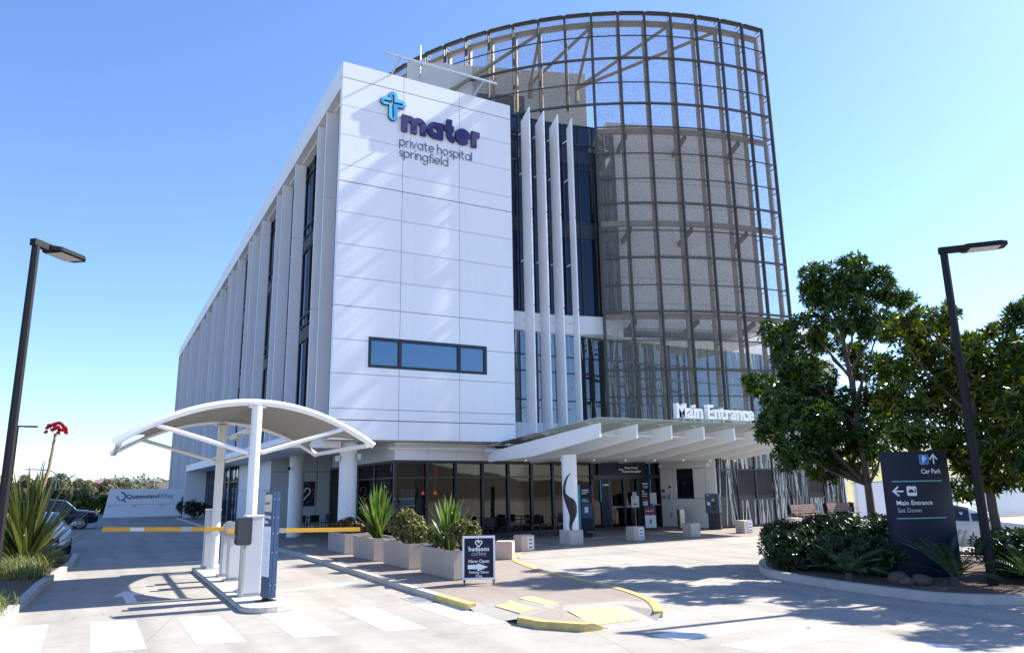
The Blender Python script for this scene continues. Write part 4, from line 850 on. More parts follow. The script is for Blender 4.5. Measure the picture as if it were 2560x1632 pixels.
b = MB(); b.tube([(-3.9, 90, 0), (-3.9, 90, 3.2), (-4.0, 90, 3.8), (-4.3, 90, 4.2), (-4.8, 90, 4.35), (-6.1, 90, 4.42)], .05, 8); b.build('pole', 'steel', t, smooth=True); b = MB(); b.box(-6.7, -6.0, 89.9, 90.1, 4.38, 4.48); b.build('lamp_head', 'steel', t)

# ------------------------------------------------------------------ planters and their plants
PL = [(7.2, 15.75, 'nearest grey planter box beside the sandwich board'), (7.15, 18.4, 'second grey planter box from the front, filled with one broad shrub'), (7.08, 21.0, 'third grey planter box, holding the farther sword leaved lily'), (7.05, 23.8, 'farthest grey planter box in the shade with low reddish plants')]
for x, y, lab in PL:
    t = thing('planter_box', lab, 'planter', (x+.4, y+1, 0), group='grey planter boxes along the kerb')
    b = MB(); w0, L0 = .8, 2.0; b.prism([(x+.03, y+.03), (x+w0-.03, y+.03), (x+w0-.03, y+L0-.03), (x+.03, y+L0-.03)], .0, .03)
    for a in ((x, x+w0, y, y+.05), (x, x+w0, y+L0-.05, y+L0), (x, x+.05, y+.051, y+L0-.051), (x+w0-.05, x+w0, y+.051, y+L0-.051)): b.box(*a, .031, .64)
    b.build('box', 'planter', t)
    b = MB(); b.box(x+.052, x+w0-.052, y+.052, y+L0-.052, .5, .58); b.build('potting_soil', 'soil', t)
def lily(x, y, z, n, L, seed, label, m='sword', lean=(.05, .75), w_=.085, name='sword_lily', group=None, az0=None):
    rng = random.Random(seed); t = thing(name, label, 'plant', (x, y, z), group=group); b = MB(); tp = MB()
    for i in range(n):
        az = rng.uniform(0, 6.283); f = i/n; ln = lean[0]+(lean[1]-lean[0])*(f**1.3)*rng.uniform(.6, 1.1); ll = L*rng.uniform(.72, 1.05)*(1-.25*f)
        e = blade(b, (x+rng.uniform(-.09, .09), y+rng.uniform(-.09, .09), z-.02), az, ln, ll, w_*rng.uniform(.8, 1.2), rng.uniform(.05, .35)*(.4+f), rng)
        if rng.random() < .22: d = Vector((math.cos(az)*.5, math.sin(az)*.5, -.1)).normalized(); leaves(tp, [(e-d*.02, (d+Vector((0, 0, rng.uniform(-.4, .6)))).normalized(), Vector((0, 0, 1)), .13, .028)])
    b.k = 1; b.add(tp.v, tp.f); b.build('leaves', [m, 'tip'], t, recalc=False, smooth=True)
    return t
LG_ = 'sword leaved lilies in the planters'
lily(7.55, 16.8, .57, 46, 1.45, 4, 'bright green sword leaved lily in the nearest planter', lean=(.03, .75), w_=.135, group=LG_)
lily(7.5, 21.9, .57, 84, 1.68, 9, 'fuller bright green sword leaved lily in the third planter', lean=(.03, .78), w_=.115, group=LG_)
b = MB(); b.tube([(7.35, 22.2, .9), (7.25, 22.5, 1.55)], [.05, .07], 8); o = b.build('flower_spike', mat('bud_red', (.16, .02, .03), .6), None); tag(o, 'dark red flower bud spike rising behind the sword leaves of the third planter', 'flower')
def shrub(x, y, z, rx, rz_, n, seed, label, m, name='shrub', group=None, l=.075, wd=.04, whorl=5, nk=12, core=True):
    rng = random.Random(seed); t = thing(name, label, 'shrub', (x, y, z-rz_), group=group); b = MB()
    for i in range(nk):
        v = rvec(rng).normalized(); v.z = abs(v.z)*.95-.15; q = rng.uniform(.45, .85); c = (x+v.x*rx*q, y+v.y*rx*q, z+v.z*rz_*q); clump_leaves(b, c, rx*rng.uniform(.26, .52), n//nk, rng, l=l, wd=wd, whorl=whorl)
    clump_leaves(b, (x, y, z-.1*rz_), rx*.8, n//3, rng, l=l, wd=wd, whorl=whorl)
    b.build('foliage', m, t, recalc=False); b = MB()
    for i in range(7):
        a = rng.uniform(0, 6.28); b.tube([(x+.05*math.cos(a), y+.05*math.sin(a), z-rz_-.02), (x+rx*.5*math.cos(a), y+rx*.5*math.sin(a), z+rz_*.3)], [.018, .006], 5)
    b.build('stems', 'bark', t, recalc=False); return t
SG = 'shrubs growing in the planters'
shrub(7.62, 16.05, .98, .46, .48, 3600, 21, 'round dense shrub behind the sandwich board', 'leafD', group=SG, l=.06)
shrub(7.55, 17.4, .88, .36, .36, 2000, 22, 'smaller shrub left of the lily in the nearest planter', 'leafD', group=SG, l=.06)
shrub(7.5, 19.6, 1.02, .52, .5, 3600, 23, 'broad shrub with pinkish new tips in the second planter', 'leafD', group=SG, l=.065)
shrub(7.5, 18.75, .84, .36, .34, 1900, 24, 'low shrub at the near end of the second planter', 'leafD', group=SG, l=.06)
shrub(7.45, 25.1, .82, .42, .36, 1800, 25, 'reddish low shrub at the far end of the shaded planter', 'leafR', group=SG, l=.06)
shrub(7.5, 24.2, .78, .34, .28, 1300, 26, 'sparse reddish shrub at the near end of the shaded planter', 'leafR', group=SG, l=.06)

# ------------------------------------------------------------------ sandwich board
t = thing('sandwich_board', 'navy sandwich board in a white frame advertising coffee with a right pointing arrow', 'sandwich board', (7.32, 14.72, 0), rz=R(-27))
tl = Matrix.Rotation(R(-7), 4, 'X'); TB = Matrix.Translation((0, 0, .12)) @ tl; hw, hh = .355, .90
b = MB(); [b.cbox((0, 0, 0), (1, 1, 1)) for _ in ()]
for c, s_ in (((0, 0, .02), (.71, .04, .04)), ((0, 0, hh-.02), (.71, .04, .05)), ((-hw+.02, 0, hh/2), (.04, .04, hh-.09)), ((hw-.02, 0, hh/2), (.04, .04, hh-.09))): b.cbox(c, s_)
b.xform(TB); b.build('frame', 'whitesteel', t, local=True, bevel=.006)
b = MB(); b.cbox((0, .0, hh/2), (.63, .02, hh-.08)); b.xform(TB); pn = b.build('panel', 'navy', t, local=True)
def bt_(body, s_, z, m, bold=.003, xs=1.): text_mb(body, s_, TB @ face_m((0, -.0125, z)), bold=bold, align='CENTER', xs=xs).build('lettering', m, pn, local=True, recalc=False)
st = MB(); adv = 0; xh = .066; lets = [(glyph(c, .27), c) for c in 'hudsons']; tot = sum(g_[1]+.17 for g_, c in lets)-.17; k = 0
for (g_, w_), c in lets:
    for s_ in g_: k += 1; ribbon(st, [((adv+px-tot/2)*xh, pz*xh) for px, pz in s_], .27*xh, -.0145-.0004*(k % 3), -.0105, lambda x, z, y: TB @ Vector((x, y, z+.585)))
    adv += w_+.17
st.build('lettering', 'letwhite', pn, local=True, recalc=False)
st = MB(); adv = 0; lets = [glyph(c, .14) for c in 'coffee']; tot = sum(w_+.12 for g_, w_ in lets)-.12
for g_, w_ in lets:
    for s_ in g_: k += 1; ribbon(st, [((adv+px-tot/2)*.058, pz*.058) for px, pz in s_], .14*.058, -.0145-.0004*(k % 3), -.0105, lambda x, z, y: TB @ Vector((x, y, z+.495)))
    adv += w_+.12
st.build('lettering', 'letgrey2', pn, local=True, recalc=False)
bt_('Now Open', .098, .345, 'letwhite', .0015); bt_('Parking 30min', .075, .125, 'letwhite', .0012); bt_('Free', .075, .05, 'letwhite', .0012)
b = MB(); b.extr([TB @ Vector(p) for p in ((-.24, -.012, .215), (-.03, -.012, .215), (-.03, -.012, .17), (.20, -.012, .255), (-.03, -.012, .335), (-.03, -.012, .305), (-.24, -.012, .305))], TB.to_3x3() @ Vector((0, -.002, 0))); b.build('arrow', 'letwhite', pn, local=True)
hp = arc(-.035, .765, .042, 200, 30, 8)+[(0, .755)]+arc(.035, .765, .042, 150, -30, 8)+[(0, .69), (-.072, .748)]
hp = [(0, .675), (-.062, .735)]+arc(-.035, .765, .038, 215, 60, 7)+[(.0, .752), (.012, .77)]+arc(.035, .768, .034, 120, -35, 7)+[(0, .675)]
b = MB(); ribbon(b, hp, .022, -.0145, -.0105, lambda x, z, y: TB @ Vector((x, y, z))); ribbon(b, [(-.03, .79), (-.008, .825)], .02, -.0148, -.0105, lambda x, z, y: TB @ Vector((x, y, z))); b.build('logo', 'letwhite', pn, local=True, recalc=False)
b = MB(); b.cbox((0, -.0115, .475-.005), (.4, .002, .004)); b.xform(TB); b.build('red_line', 'red', pn, local=True)
for sx in (-1, 1):
    b = MB(); b.bar((sx*.30, .0-.0, .13), (sx*.31, -.02, .0), .018); b.build('leg', 'black', t, local=True)
    b = MB(); b.bar((sx*.33, .12, .98), (sx*.34, .46, .0), .022); b.build('leg', 'black', t, local=True)
b = MB(); b.bar((-.33, .42, .14), (.33, .42, .14), .02); b.build('brace', 'black', t, local=True)
b = MB(); b.cbox((0, 0, .44), (.66, .015, .76)); b.xform(Matrix.Translation((0, .40, .13)) @ Matrix.Rotation(R(19), 4, 'X')); b.build('back_panel', 'letgrey2', t, local=True)

# ------------------------------------------------------------------ concrete cube bollards
CB = [(10.5, 19.4, -37, 0, 'warm toned concrete cube just right of the sandwich board'), (12.22, 21.28, 2, 1, 'concrete cube with a white sticker between the sandwich board and the sculpture column'), (17.63, 22.36, 0, 1, 'concrete cube with a white sticker in front of the entrance doors'),
      (20.53, 22.5, 0, 0, 'plain concrete cube in front of the rubbish bin'), (23.42, 22.52, 0, 1, 'stickered concrete cube in front of the payment machine corner'), (26.42, 22.5, 0, 0, 'plain concrete cube in front of the left bench'), (29.1, 22.2, 0, 1, 'rightmost concrete cube with a white sticker near the right bench')]
for x, y, a, st, lab in CB:
    t = thing('concrete_cube', lab, 'bollard', (x, y, 0), rz=R(a), group='concrete cube bollards along the set down'); b = MB(); b.box(-.25, .25, -.25, .25, 0, .5); b.build('block', 'cubepink' if a else 'cube', t, local=True, bevel=.018)
    if st:
        b = MB(); b.box(-.02, .20, -.256, -.252, .06, .44); sk = b.build('sticker', 'paper', t, local=True)
        b = MB()
        for z in (.34, .22, .10): b.box(.03, .155, -.2585, -.257, z, z+.05)
        b.build('sticker_lines', 'letgrey', sk, local=True)

# ------------------------------------------------------------------ entrance furniture
t = thing('pay_station', 'navy parking payment machine with silver side against the white wall', 'payment machine', (24.22, 25.0, 0), rz=R(-58))
b = MB(); b.box(-.30, .30, -.2, .22, .72, 1.55); bd_ = b.build('body', 'stainless', t, local=True, bevel=.01)
b = MB(); b.box(-.31, .30, -.235, -.202, .70, 1.56); fp = b.build('front_panel', 'navy2', t, local=True, bevel=.008)
b = MB(); b.prism([(-.24, -.14), (.28, -.14), (.28, .2), (-.24, .2)], 0, .70); b.build('plinth', 'black', t, local=True)
b = MB(); b.tube([(.05, -.236, 1.28), (.05, -.245, 1.28)], .065, 16); b.build('yellow_button', 'boom', fp, local=True)
b = MB(); b.box(-.22, -.1, -.245, -.236, 1.05, 1.2); b.build('card_slot', 'paper', fp, local=True); b = MB(); b.box(0, .18, -.243, -.236, 1.05, 1.22); b.box(.0, .16, -.243, -.236, .82, .98); b.build('screen', 'black', fp, local=True)
text_mb('PAY', .06, face_m((-.22, -.238, 1.46)), bold=.002).build('panel_text', 'letwhite', fp, local=True, recalc=False)
t = thing('rubbish_bin', 'round stainless steel bin in front of the white side wall', 'bin', (23.55, 26.4, 0))
b = MB(); b.cyl(23.55, 26.4, .04, .86, .2, 28); b.build('drum', 'stainless', t, smooth=True); b = MB(); b.cyl(23.55, 26.4, 0, .04, .18, 24); b.build('foot', 'black', t)
b = MB(); b.tube([(23.55+.17*math.cos(R(a)), 26.4+.17*math.sin(R(a)), 1.02) for a in range(0, 361, 30)], .012, 6); [b.tube([(23.55+.17*math.cos(R(a)), 26.4+.17*math.sin(R(a)), .85), (23.55+.17*math.cos(R(a)), 26.4+.17*math.sin(R(a)), 1.02)], .01, 6) for a in (20, 140, 260)]; b.build('lid_ring', 'steel', t)
t = thing('entrance_totem', 'narrow navy information totem with a bright teal edge beside the sculpture column', 'sign', (17.22, 24.9, 0), rz=R(-38))
b = MB(); b.box(-.2, .24, -.09, .09, .06, 2.0); tp_ = b.build('panel', 'navy', t, local=True, bevel=.006); b = MB(); b.box(-.16, .2, -.07, .07, 0, .06); b.build('foot', 'black', t, local=True)
b = MB(); b.box(-.33, -.22, -.08, .09, .04, 2.03); b.build('teal_edge', 'teal', t, local=True); b = MB(); b.box(-.19, .23, -.097, -.091, .75, 1.32); b.build('map_panel', 'navy2', tp_, local=True)
b = MB(); b.box(-.06, .08, -.1, -.098, .95, 1.18); b.build('map', 'paper', tp_, local=True)
for s_, z, q in (('mater', 1.80, .12), ('private hospital', 1.74, .045), ('springfield', 1.69, .045), ('Building 1', 1.45, .06), ('Main Entrance', 1.38, .05)): text_mb(s_, q, face_m((-.16, -.093, z)), bold=.002).build('lettering', 'letwhite', tp_, local=True, recalc=False)
text_mb('INFORMATION', .035, face_m((0, -.093, .2)), bold=.001).build('lettering', 'letgrey2', tp_, local=True, recalc=False)
b = MB(); b.box(.255, .3, -.08, .05, 1.2, 1.5); b.build('red_tab', 'red', t, local=True)
t = thing('notice_stand', 'white notice board on a slim post in front of the sliding doors', 'notice stand', (21.85, 27.6, 0), rz=R(-30))
b = MB(); b.cyl(0, 0, 0, 1.0, .02, 10); b.cyl(0, 0, 0, .02, .2, 20); b.build('post', 'stainless', t, local=True); b = MB(); b.box(-.18, .18, -.025, -.0, .98, 1.5); bd_ = b.build('board', 'paper', t, local=True, bevel=.01)
b = MB(); b.box(-.14, .02, -.028, -.026, 1.4, 1.44); b.build('red_text', 'red', bd_, local=True); b = MB(); b.box(-.1, .1, -.028, -.026, 1.1, 1.15); b.build('red_text', 'red', bd_, local=True)
t = thing('notice_stand', 'pale grey sheet holder on a post beside the right door banner', 'notice stand', (22.85, 27.5, 0), rz=R(-30))
b = MB(); b.cyl(0, 0, 0, 1.12, .018, 10); b.cyl(0, 0, 0, .02, .17, 20); b.build('post', 'stainless', t, local=True); b = MB(); b.box(-.16, .16, -.025, 0, 1.12, 1.62); b.build('board', 'letgrey2', t, local=True, bevel=.01)
t = thing('poster_board', 'leaning poster board with maroon header and white sheet in front of the doors', 'sandwich board', (21.9, 26.6, 0), rz=R(-32))
TP = Matrix.Rotation(R(-12), 4, 'X'); b = MB(); b.box(-.27, .27, 0, .02, .04, 1.06); b.xform(TP); pb = b.build('board', 'navy', t, local=True); b = MB(); b.box(-.25, .25, -.006, -.001, .68, 1.02); b.xform(TP); b.build('header', 'maroon', pb, local=True)
b = MB(); b.box(-.24, .24, -.006, -.001, .1, .66); b.xform(TP); b.build('sheet', 'paper', pb, local=True); b = MB(); b.box(-.05, .05, -.009, -.007, .3, .48); b.xform(TP); b.build('sheet_figure', 'letgrey', pb, local=True)
text_mb('Important', .085, TP @ face_m((0, -.009, .83)), bold=.002, align='CENTER').build('lettering', 'letwhite', pb, local=True, recalc=False)
b = MB(); b.bar((-.2, .24, 1.0), (-.2, .5, 0), .02); b.bar((.2, .24, 1.0), (.2, .5, 0), .02); b.build('back_leg', 'black', t, local=True)
def bench(x, y, label):
    t = thing('park_bench', label, 'bench', (x, y, 0), group='timber slat benches by the fritted wall'); L = 1.75
    b = MB(); [b.box(-L/2, L/2, -.28+.1*i, -.19+.1*i, .43, .465) for i in range(5)]; b.build('seat', 'timber', t, local=True, bevel=.006)
    b = MB(); [b.cbox((0, .27+.03*i, .56+.105*i), (L, .03, .095), Matrix.Rotation(R(-14), 3, 'X')) for i in range(4)]; b.build('backrest', 'timber', t, local=True, bevel=.006)
    for sx in (-.7, .7):
        b = MB(); b.bar((sx, -.24, 0), (sx, -.22, .42), .05, .04); b.build('leg', 'reader', t, local=True); b = MB(); b.bar((sx, .22, 0), (sx, .22, .42), .05, .04); b.bar((sx, .22, .42), (sx, .40, .92), .04, .04); b.bar((sx, -.24, .41), (sx, .22, .41), .045, .03); b.build('frame', 'reader', t, local=True)
        b = MB(); b.tube([(sx, -.24, .44), (sx, -.26, .64), (sx, -.15, .68), (sx, .28, .66)], .016, 8); b.build('armrest', 'stainless', t, local=True, smooth=True)
bench(30.1, 24.72, 'left timber bench against the fritted glass wall'); bench(32.75, 24.72, 'right timber bench nearest the end of the fritted glass wall')
# cafe chairs and tables
def chair(x, y, a, label):
    t = thing('cafe_chair', label, 'chair', (x, y, 0), rz=R(a), group='black cafe chairs'); b = MB(); b.box(-.23, .23, -.22, .22, .44, .465); b.build('seat', 'black', t, local=True, bevel=.008)
    b = MB(); b.cbox((0, .235, .68), (.45, .025, .34), Matrix.Rotation(R(-8), 3, 'X')); b.build('backrest', 'black', t, local=True, bevel=.008)
    for sx, sy in ((-1, -1), (1, -1), (1, 1), (-1, 1)):
        b = MB(); b.tube([(sx*.2, sy*.19, .44), (sx*.23, sy*.22, 0)], .013, 8); b.build('leg', 'black', t, local=True)
    b = MB(); [b.tube([(sx*.22, .2, .44), (sx*.22, .24, .85)], .013, 8) for sx in (-1, 1)]; b.build('back_frame', 'black', t, local=True)
def table(x, y, label):
    t = thing('cafe_table', label, 'table', (x, y, 0), group='small cafe tables'); b = MB(); b.cyl(x, y, .72, .745, .34, 28); b.build('table_top', 'reader', t); b = MB(); b.cyl(x, y, .03, .72, .03, 12); b.build('stem', 'black', t); b = MB(); b.cyl(x, y, 0, .03, .22, 20); b.build('foot', 'black', t)
table(8.95, 36.6, 'shaded cafe table between chairs beside the round column'); 
for x, y, a, l in ((8.45, 35.9, 170, 'black chair nearest the round column in the shaded corner'), (9.0, 35.8, 190, 'black chair turned away in front of the shaded table'), (9.75, 36.6, -80, 'black chair seen side on at the right of the shaded table'), (10.15, 36.0, -100, 'black chair partly behind the farthest planter shrub')): chair(x, y, a, l)
table(15.0, 26.3, 'dark cafe table in front of the glass left of the sculpture column'); table(17.0, 26.7, 'dark cafe table behind the sculpture column')
for x, y, a, l in ((14.4, 26.3, 95, 'dark chair left of the table by the cafe glass'), (15.6, 26.45, -85, 'dark chair right of the table by the cafe glass'), (13.3, 26.1, -60, 'dark chair standing alone near the cafe glass'), (16.4, 26.75, 90, 'dark chair just behind the sculpture column')): chair(x, y, a, l)
def banner(x, y, z, w_, h_, label, body, a=8):
    t = thing('window_banner', label, 'banner', (x, y, 0), rz=R(a)); b = MB(); b.box(-w_/2, w_/2, 0, .02, z, z+h_); p = b.build('sheet', 'paper', t, local=True); b = MB(); b.bar((-w_/2, .01, z-.01), (w_/2, .01, z-.01), .03); [b.bar((s*w_*.4, .01, 0), (s*w_*.4, .01, z), .025) for s in (-1, 1)]; b.build('stand', 'black', t, local=True)
    s = w_/.62*.9; b = MB(); ribbon(b, [(x_*s*2.2, z+h_*.62+(z_-.74)*s*2.2) for x_, z_ in hp], .026*s*2, -.006, -.001, lambda X, Z, Y: (X, Y, Z)); b.build('logo', 'letgrey', p, local=True, recalc=False)
    text_mb(body, .13*s, face_m((0, -.004, z+h_*.25)), bold=.002, align='CENTER').build('lettering', 'letgrey', p, local=True, recalc=False)
banner(10.35, 26.85, .25, .62, 1.75, 'tall pale banner with a heart logo inside the cafe corner window', 'hudsons', 11)
banner(12.2, 27.2, .2, 1.15, 1.15, 'wide low pale banner behind the cafe glass and the near lily', 'hudsons', 11)
t = thing('wall_poster', 'black wall poster with a white heart and a ring of small lettering under the soffit', 'poster', (9.05, 37.78, 1.2))
b = MB(); b.box(8.53, 9.55, 37.765, 37.795, 1.22, 2.42); p = b.build('board', 'black', t); b = MB(); ribbon(b, [(9.0+x_*4.6, 1.84+(z_-.745)*4.6) for x_, z_ in hp], .07, 37.755, 37.764, lambda X, Z, Y: (X, Y, Z)); b.build('heart', 'letwhite', p, recalc=False)
rt_ = 'COFFEE THE BEST START '
for i, ch in enumerate(rt_*2):
    if ch == ' ': continue
    a = R(90-360*i/len(rt_*2)); c = (9.0+.46*math.cos(a), 37.76, 1.84+.46*math.sin(a)); r_ = Vector((math.sin(a), 0, -math.cos(a))); u_ = Vector((math.cos(a), 0, math.sin(a)))
    text_mb(ch, .085, face_m(c, r_, u_), align='CENTER').build('lettering', 'letgrey2', p, recalc=False)

# ------------------------------------------------------------------ right: directional sign
t = thing('directional_sign', 'tall curved navy sign directing to the car park and main entrance set down', 'sign', (15.02, 10.2, 0), rz=R(-21.7)); W2 = 1.5
def cv(u): return -.10*(1-((u-W2/2)/(W2/2))**2)
us = [W2*i/14 for i in range(15)]
b = MB(); b.prism([(u, cv(u)) for u in us]+[(u, .16) for u in us[::-1]], .0, 2.67); fs = b.build('panel', 'navy', t, local=True, smooth=True)
b = MB(); b.box(.05, W2-.05, .0, .14, -.06, 0); b.build('foot', 'black', t, local=True)
def curved(b, e=.004):
    for i, (x, y, z) in enumerate(b.v): b.v[i] = (x, cv(x)-e-y*0+(-y if False else 0)+y, z)
    return b
def st_(body, u, z, s, m='letwhite', al='LEFT', bold=.002, fit=None): b = text_mb(body, s, face_m((u, 0, z)), bold=bold, align=al, fit=fit); curved(b).build('lettering', m, fs, local=True, recalc=False)
st_('Car Park', .76, 2.19, .145, fit=.50); st_('Main Entrance', .13, 1.53, .135, fit=.80); st_('Set Down', .14, 1.375, .132, m='letgrey2', bold=.0, fit=.50)
def rrect(x0, x1, z0, z1, r): return [(x1-r+r*math.cos(R(a)), 0, z1-r+r*math.sin(R(a))) for a in range(0, 91, 30)]+[(x0+r+r*math.cos(R(a)), 0, z1-r+r*math.sin(R(a))) for a in range(90, 181, 30)]+[(x0+r+r*math.cos(R(a)), 0, z0+r+r*math.sin(R(a))) for a in range(180, 271, 30)]+[(x1-r+r*math.cos(R(a)), 0, z0+r+r*math.sin(R(a))) for a in range(270, 361, 30)]
def flat(poly, m, e, name): b = MB(); b.add(poly, [tuple(range(len(poly)))]); curved(b, e).build(name, m, fs, local=True, recalc=False)
flat(rrect(.755, .985, 2.385, 2.595, .03), 'letgrey2', .003, 'icon_border'); flat(rrect(.762, .978, 2.392, 2.588, .025), 'parkblue', .0045, 'park_icon'); st_('P', .87, 2.425, .19, al='CENTER', bold=.006)
def strokes(name, lst, t_): 
    b = MB(); 
    for i, l in enumerate(lst): ribbon(b, l, t_, -.0006*i, .003, lambda x, z, y: (x, y, z))
    curved(b, .006).build(name, 'letwhite', fs, local=True, recalc=False)
strokes('arrow', [[(1.11, 2.39), (1.11, 2.59)], [(1.01, 2.49), (1.11, 2.595), (1.21, 2.49)]], .032)
strokes('arrow', [[(.10, 1.82), (.31, 1.82)], [(.21, 1.92), (.10, 1.82), (.21, 1.72)]], .032)
flat(rrect(.38, .60, 1.72, 1.925, .03), 'letwhite', .004, 'set_down_icon')
b = MB(); b.add([(.41, 0, 1.79), (.41, 0, 1.82), (.43, 0, 1.835), (.445, 0, 1.86), (.50, 0, 1.86), (.52, 0, 1.835), (.535, 0, 1.82), (.535, 0, 1.79)], [tuple(range(8))]); b.add([(.55, 0, 1.78), (.55, 0, 1.85), (.58, 0, 1.85), (.58, 0, 1.78)], [(0, 1, 2, 3)]); b.add([(.553, 0, 1.858), (.553, 0, 1.88), (.577, 0, 1.88), (.577, 0, 1.858)], [(0, 1, 2, 3)]); curved(b, .0062).build('icon_figure', 'black', fs, local=True, recalc=False)
for z in (2.03, 1.25):
    b = MB(); n = 10; b.add([(.10+1.16*i/n, 0, z+q) for q in (-.012, .012) for i in range(n+1)], [(i, i+1, n+2+i, n+1+i) for i in range(n)]); curved(b).build('teal_rule', 'tealline', fs, local=True, recalc=False)

# ------------------------------------------------------------------ far left: low sign wall, house
t = thing('sign_wall', 'low grey wall sign with blue emblem and teal lettering at the end of the driveway', 'sign wall', (3, 69.5, 0))
def xw(u, z, o=0.): return (.45+u*.985, 69.8-u*.17-o*.985, z)
b = MB(); b.extr([xw(.18, 1.02), xw(5.9, 1.02), xw(5.9, 2.2), xw(.35, 2.3)], (0, .3, 0)); b.build('upper_panel', 'panel2', t)
b = MB(); b.extr([xw(.25, .9, -.08), xw(5.8, .9, -.08), xw(5.8, 1.1, -.08), xw(.25, 1.1, -.08)], (0, .1, 0)); b.build('shadow_gap', 'greypanel', t)
b = MB()
for u0, u1 in ((0, 1.95), (1.96, 3.9), (3.91, 5.9)): b.extr([xw(u0 if u0 else .0, .0, -.06), xw(u1, .0, -.06), xw(u1, .98, -.06), xw(u0 if u0 else .18, .98, -.06)], (0, .25, 0))
b.build('lower_panel', 'panel2', t)
for u in (.3, 2.1, 4.0): b = MB(); b.extr([xw(u, .86, .12), xw(u+.16, .86, .12), xw(u+.16, .99, .12), xw(u, .99, .12)], (0, .12, 0)); b.build('sign_light', 'whitesteel', t)
rr = Vector((.985, -.17, 0)).normalized()
text('lettering', 'Queensland', .50, xw(1.62, 1.5, .02), t, 'navy', right=rr, bold=.006, fit=2.45); text('lettering', 'XRay', .50, xw(4.15, 1.5, .02), t, 'teal', right=rr, bold=.010, fit=1.05)
b = MB(); ribbon(b, arc(1.25, 1.68, .3, 95, -60, 14), .1, .03, .005, lambda x, z, y: xw(x, z, y)); b.build('emblem_blade', 'navy2', t, recalc=False)
b = MB(); ribbon(b, arc(1.25, 1.68, .3, 170, 285, 14)+[(1.62, 1.22)], .09, .034, .005, lambda x, z, y: xw(x, z, y)); b.build('emblem_blade', 'skyblue', t, recalc=False)
t = thing('house', 'distant low house with a flat grey roof beyond the sign wall', 'house', (6, 170, 3)); b = MB(); b.box(0, 13, 170, 178, 1, 3.9); b.build('wall', 'rend', t); b = MB(); b.box(-.8, 11, 169.4, 178.5, 3.92, 4.5); b.build('roof', 'greypanel', t); b = MB(); b.box(3, 4.6, 169.9, 169.98, 2.6, 3.5); b.build('window', 'frame', t)
t = thing('house', 'distant red roofed house half hidden by the far trees', 'house', (-1, 150, 0)); b = MB(); b.box(-2, 2.2, 150, 156, 0, 2.6); b.build('wall', 'rend', t); b = MB(); b.add([(-2.4, 149.6, 2.6), (2.6, 149.6, 2.6), (2.6, 156.4, 2.6), (-2.4, 156.4, 2.6), (-1, 153, 3.9), (1.2, 153, 3.9)], [(0, 1, 5, 4), (1, 2, 5), (2, 3, 4, 5), (3, 0, 4)]); b.build('roof', 'roofred', t)
# ------------------------------------------------------------------ retaining wall on the right
t = thing('retaining_wall', 'long pale retaining wall below the grass bank at the right of the building', 'wall', (34, 24.6, 0))
b = MB(); b.extr([(33.9, 24.75, -.05), (62, 21.5, -.05), (62, 21.5, 3.2), (46, 23.35, 2.15), (33.9, 24.75, 1.88)], (.05, .3, 0)); b.build('wall_face', 'panel2', t); b = MB(); b.extr([(33.85, 24.7, 1.89), (46, 23.3, 2.16), (46, 23.3, 2.21), (33.85, 24.7, 1.94)], (.05, .4, 0)); b.build('coping', 'kerb', t)
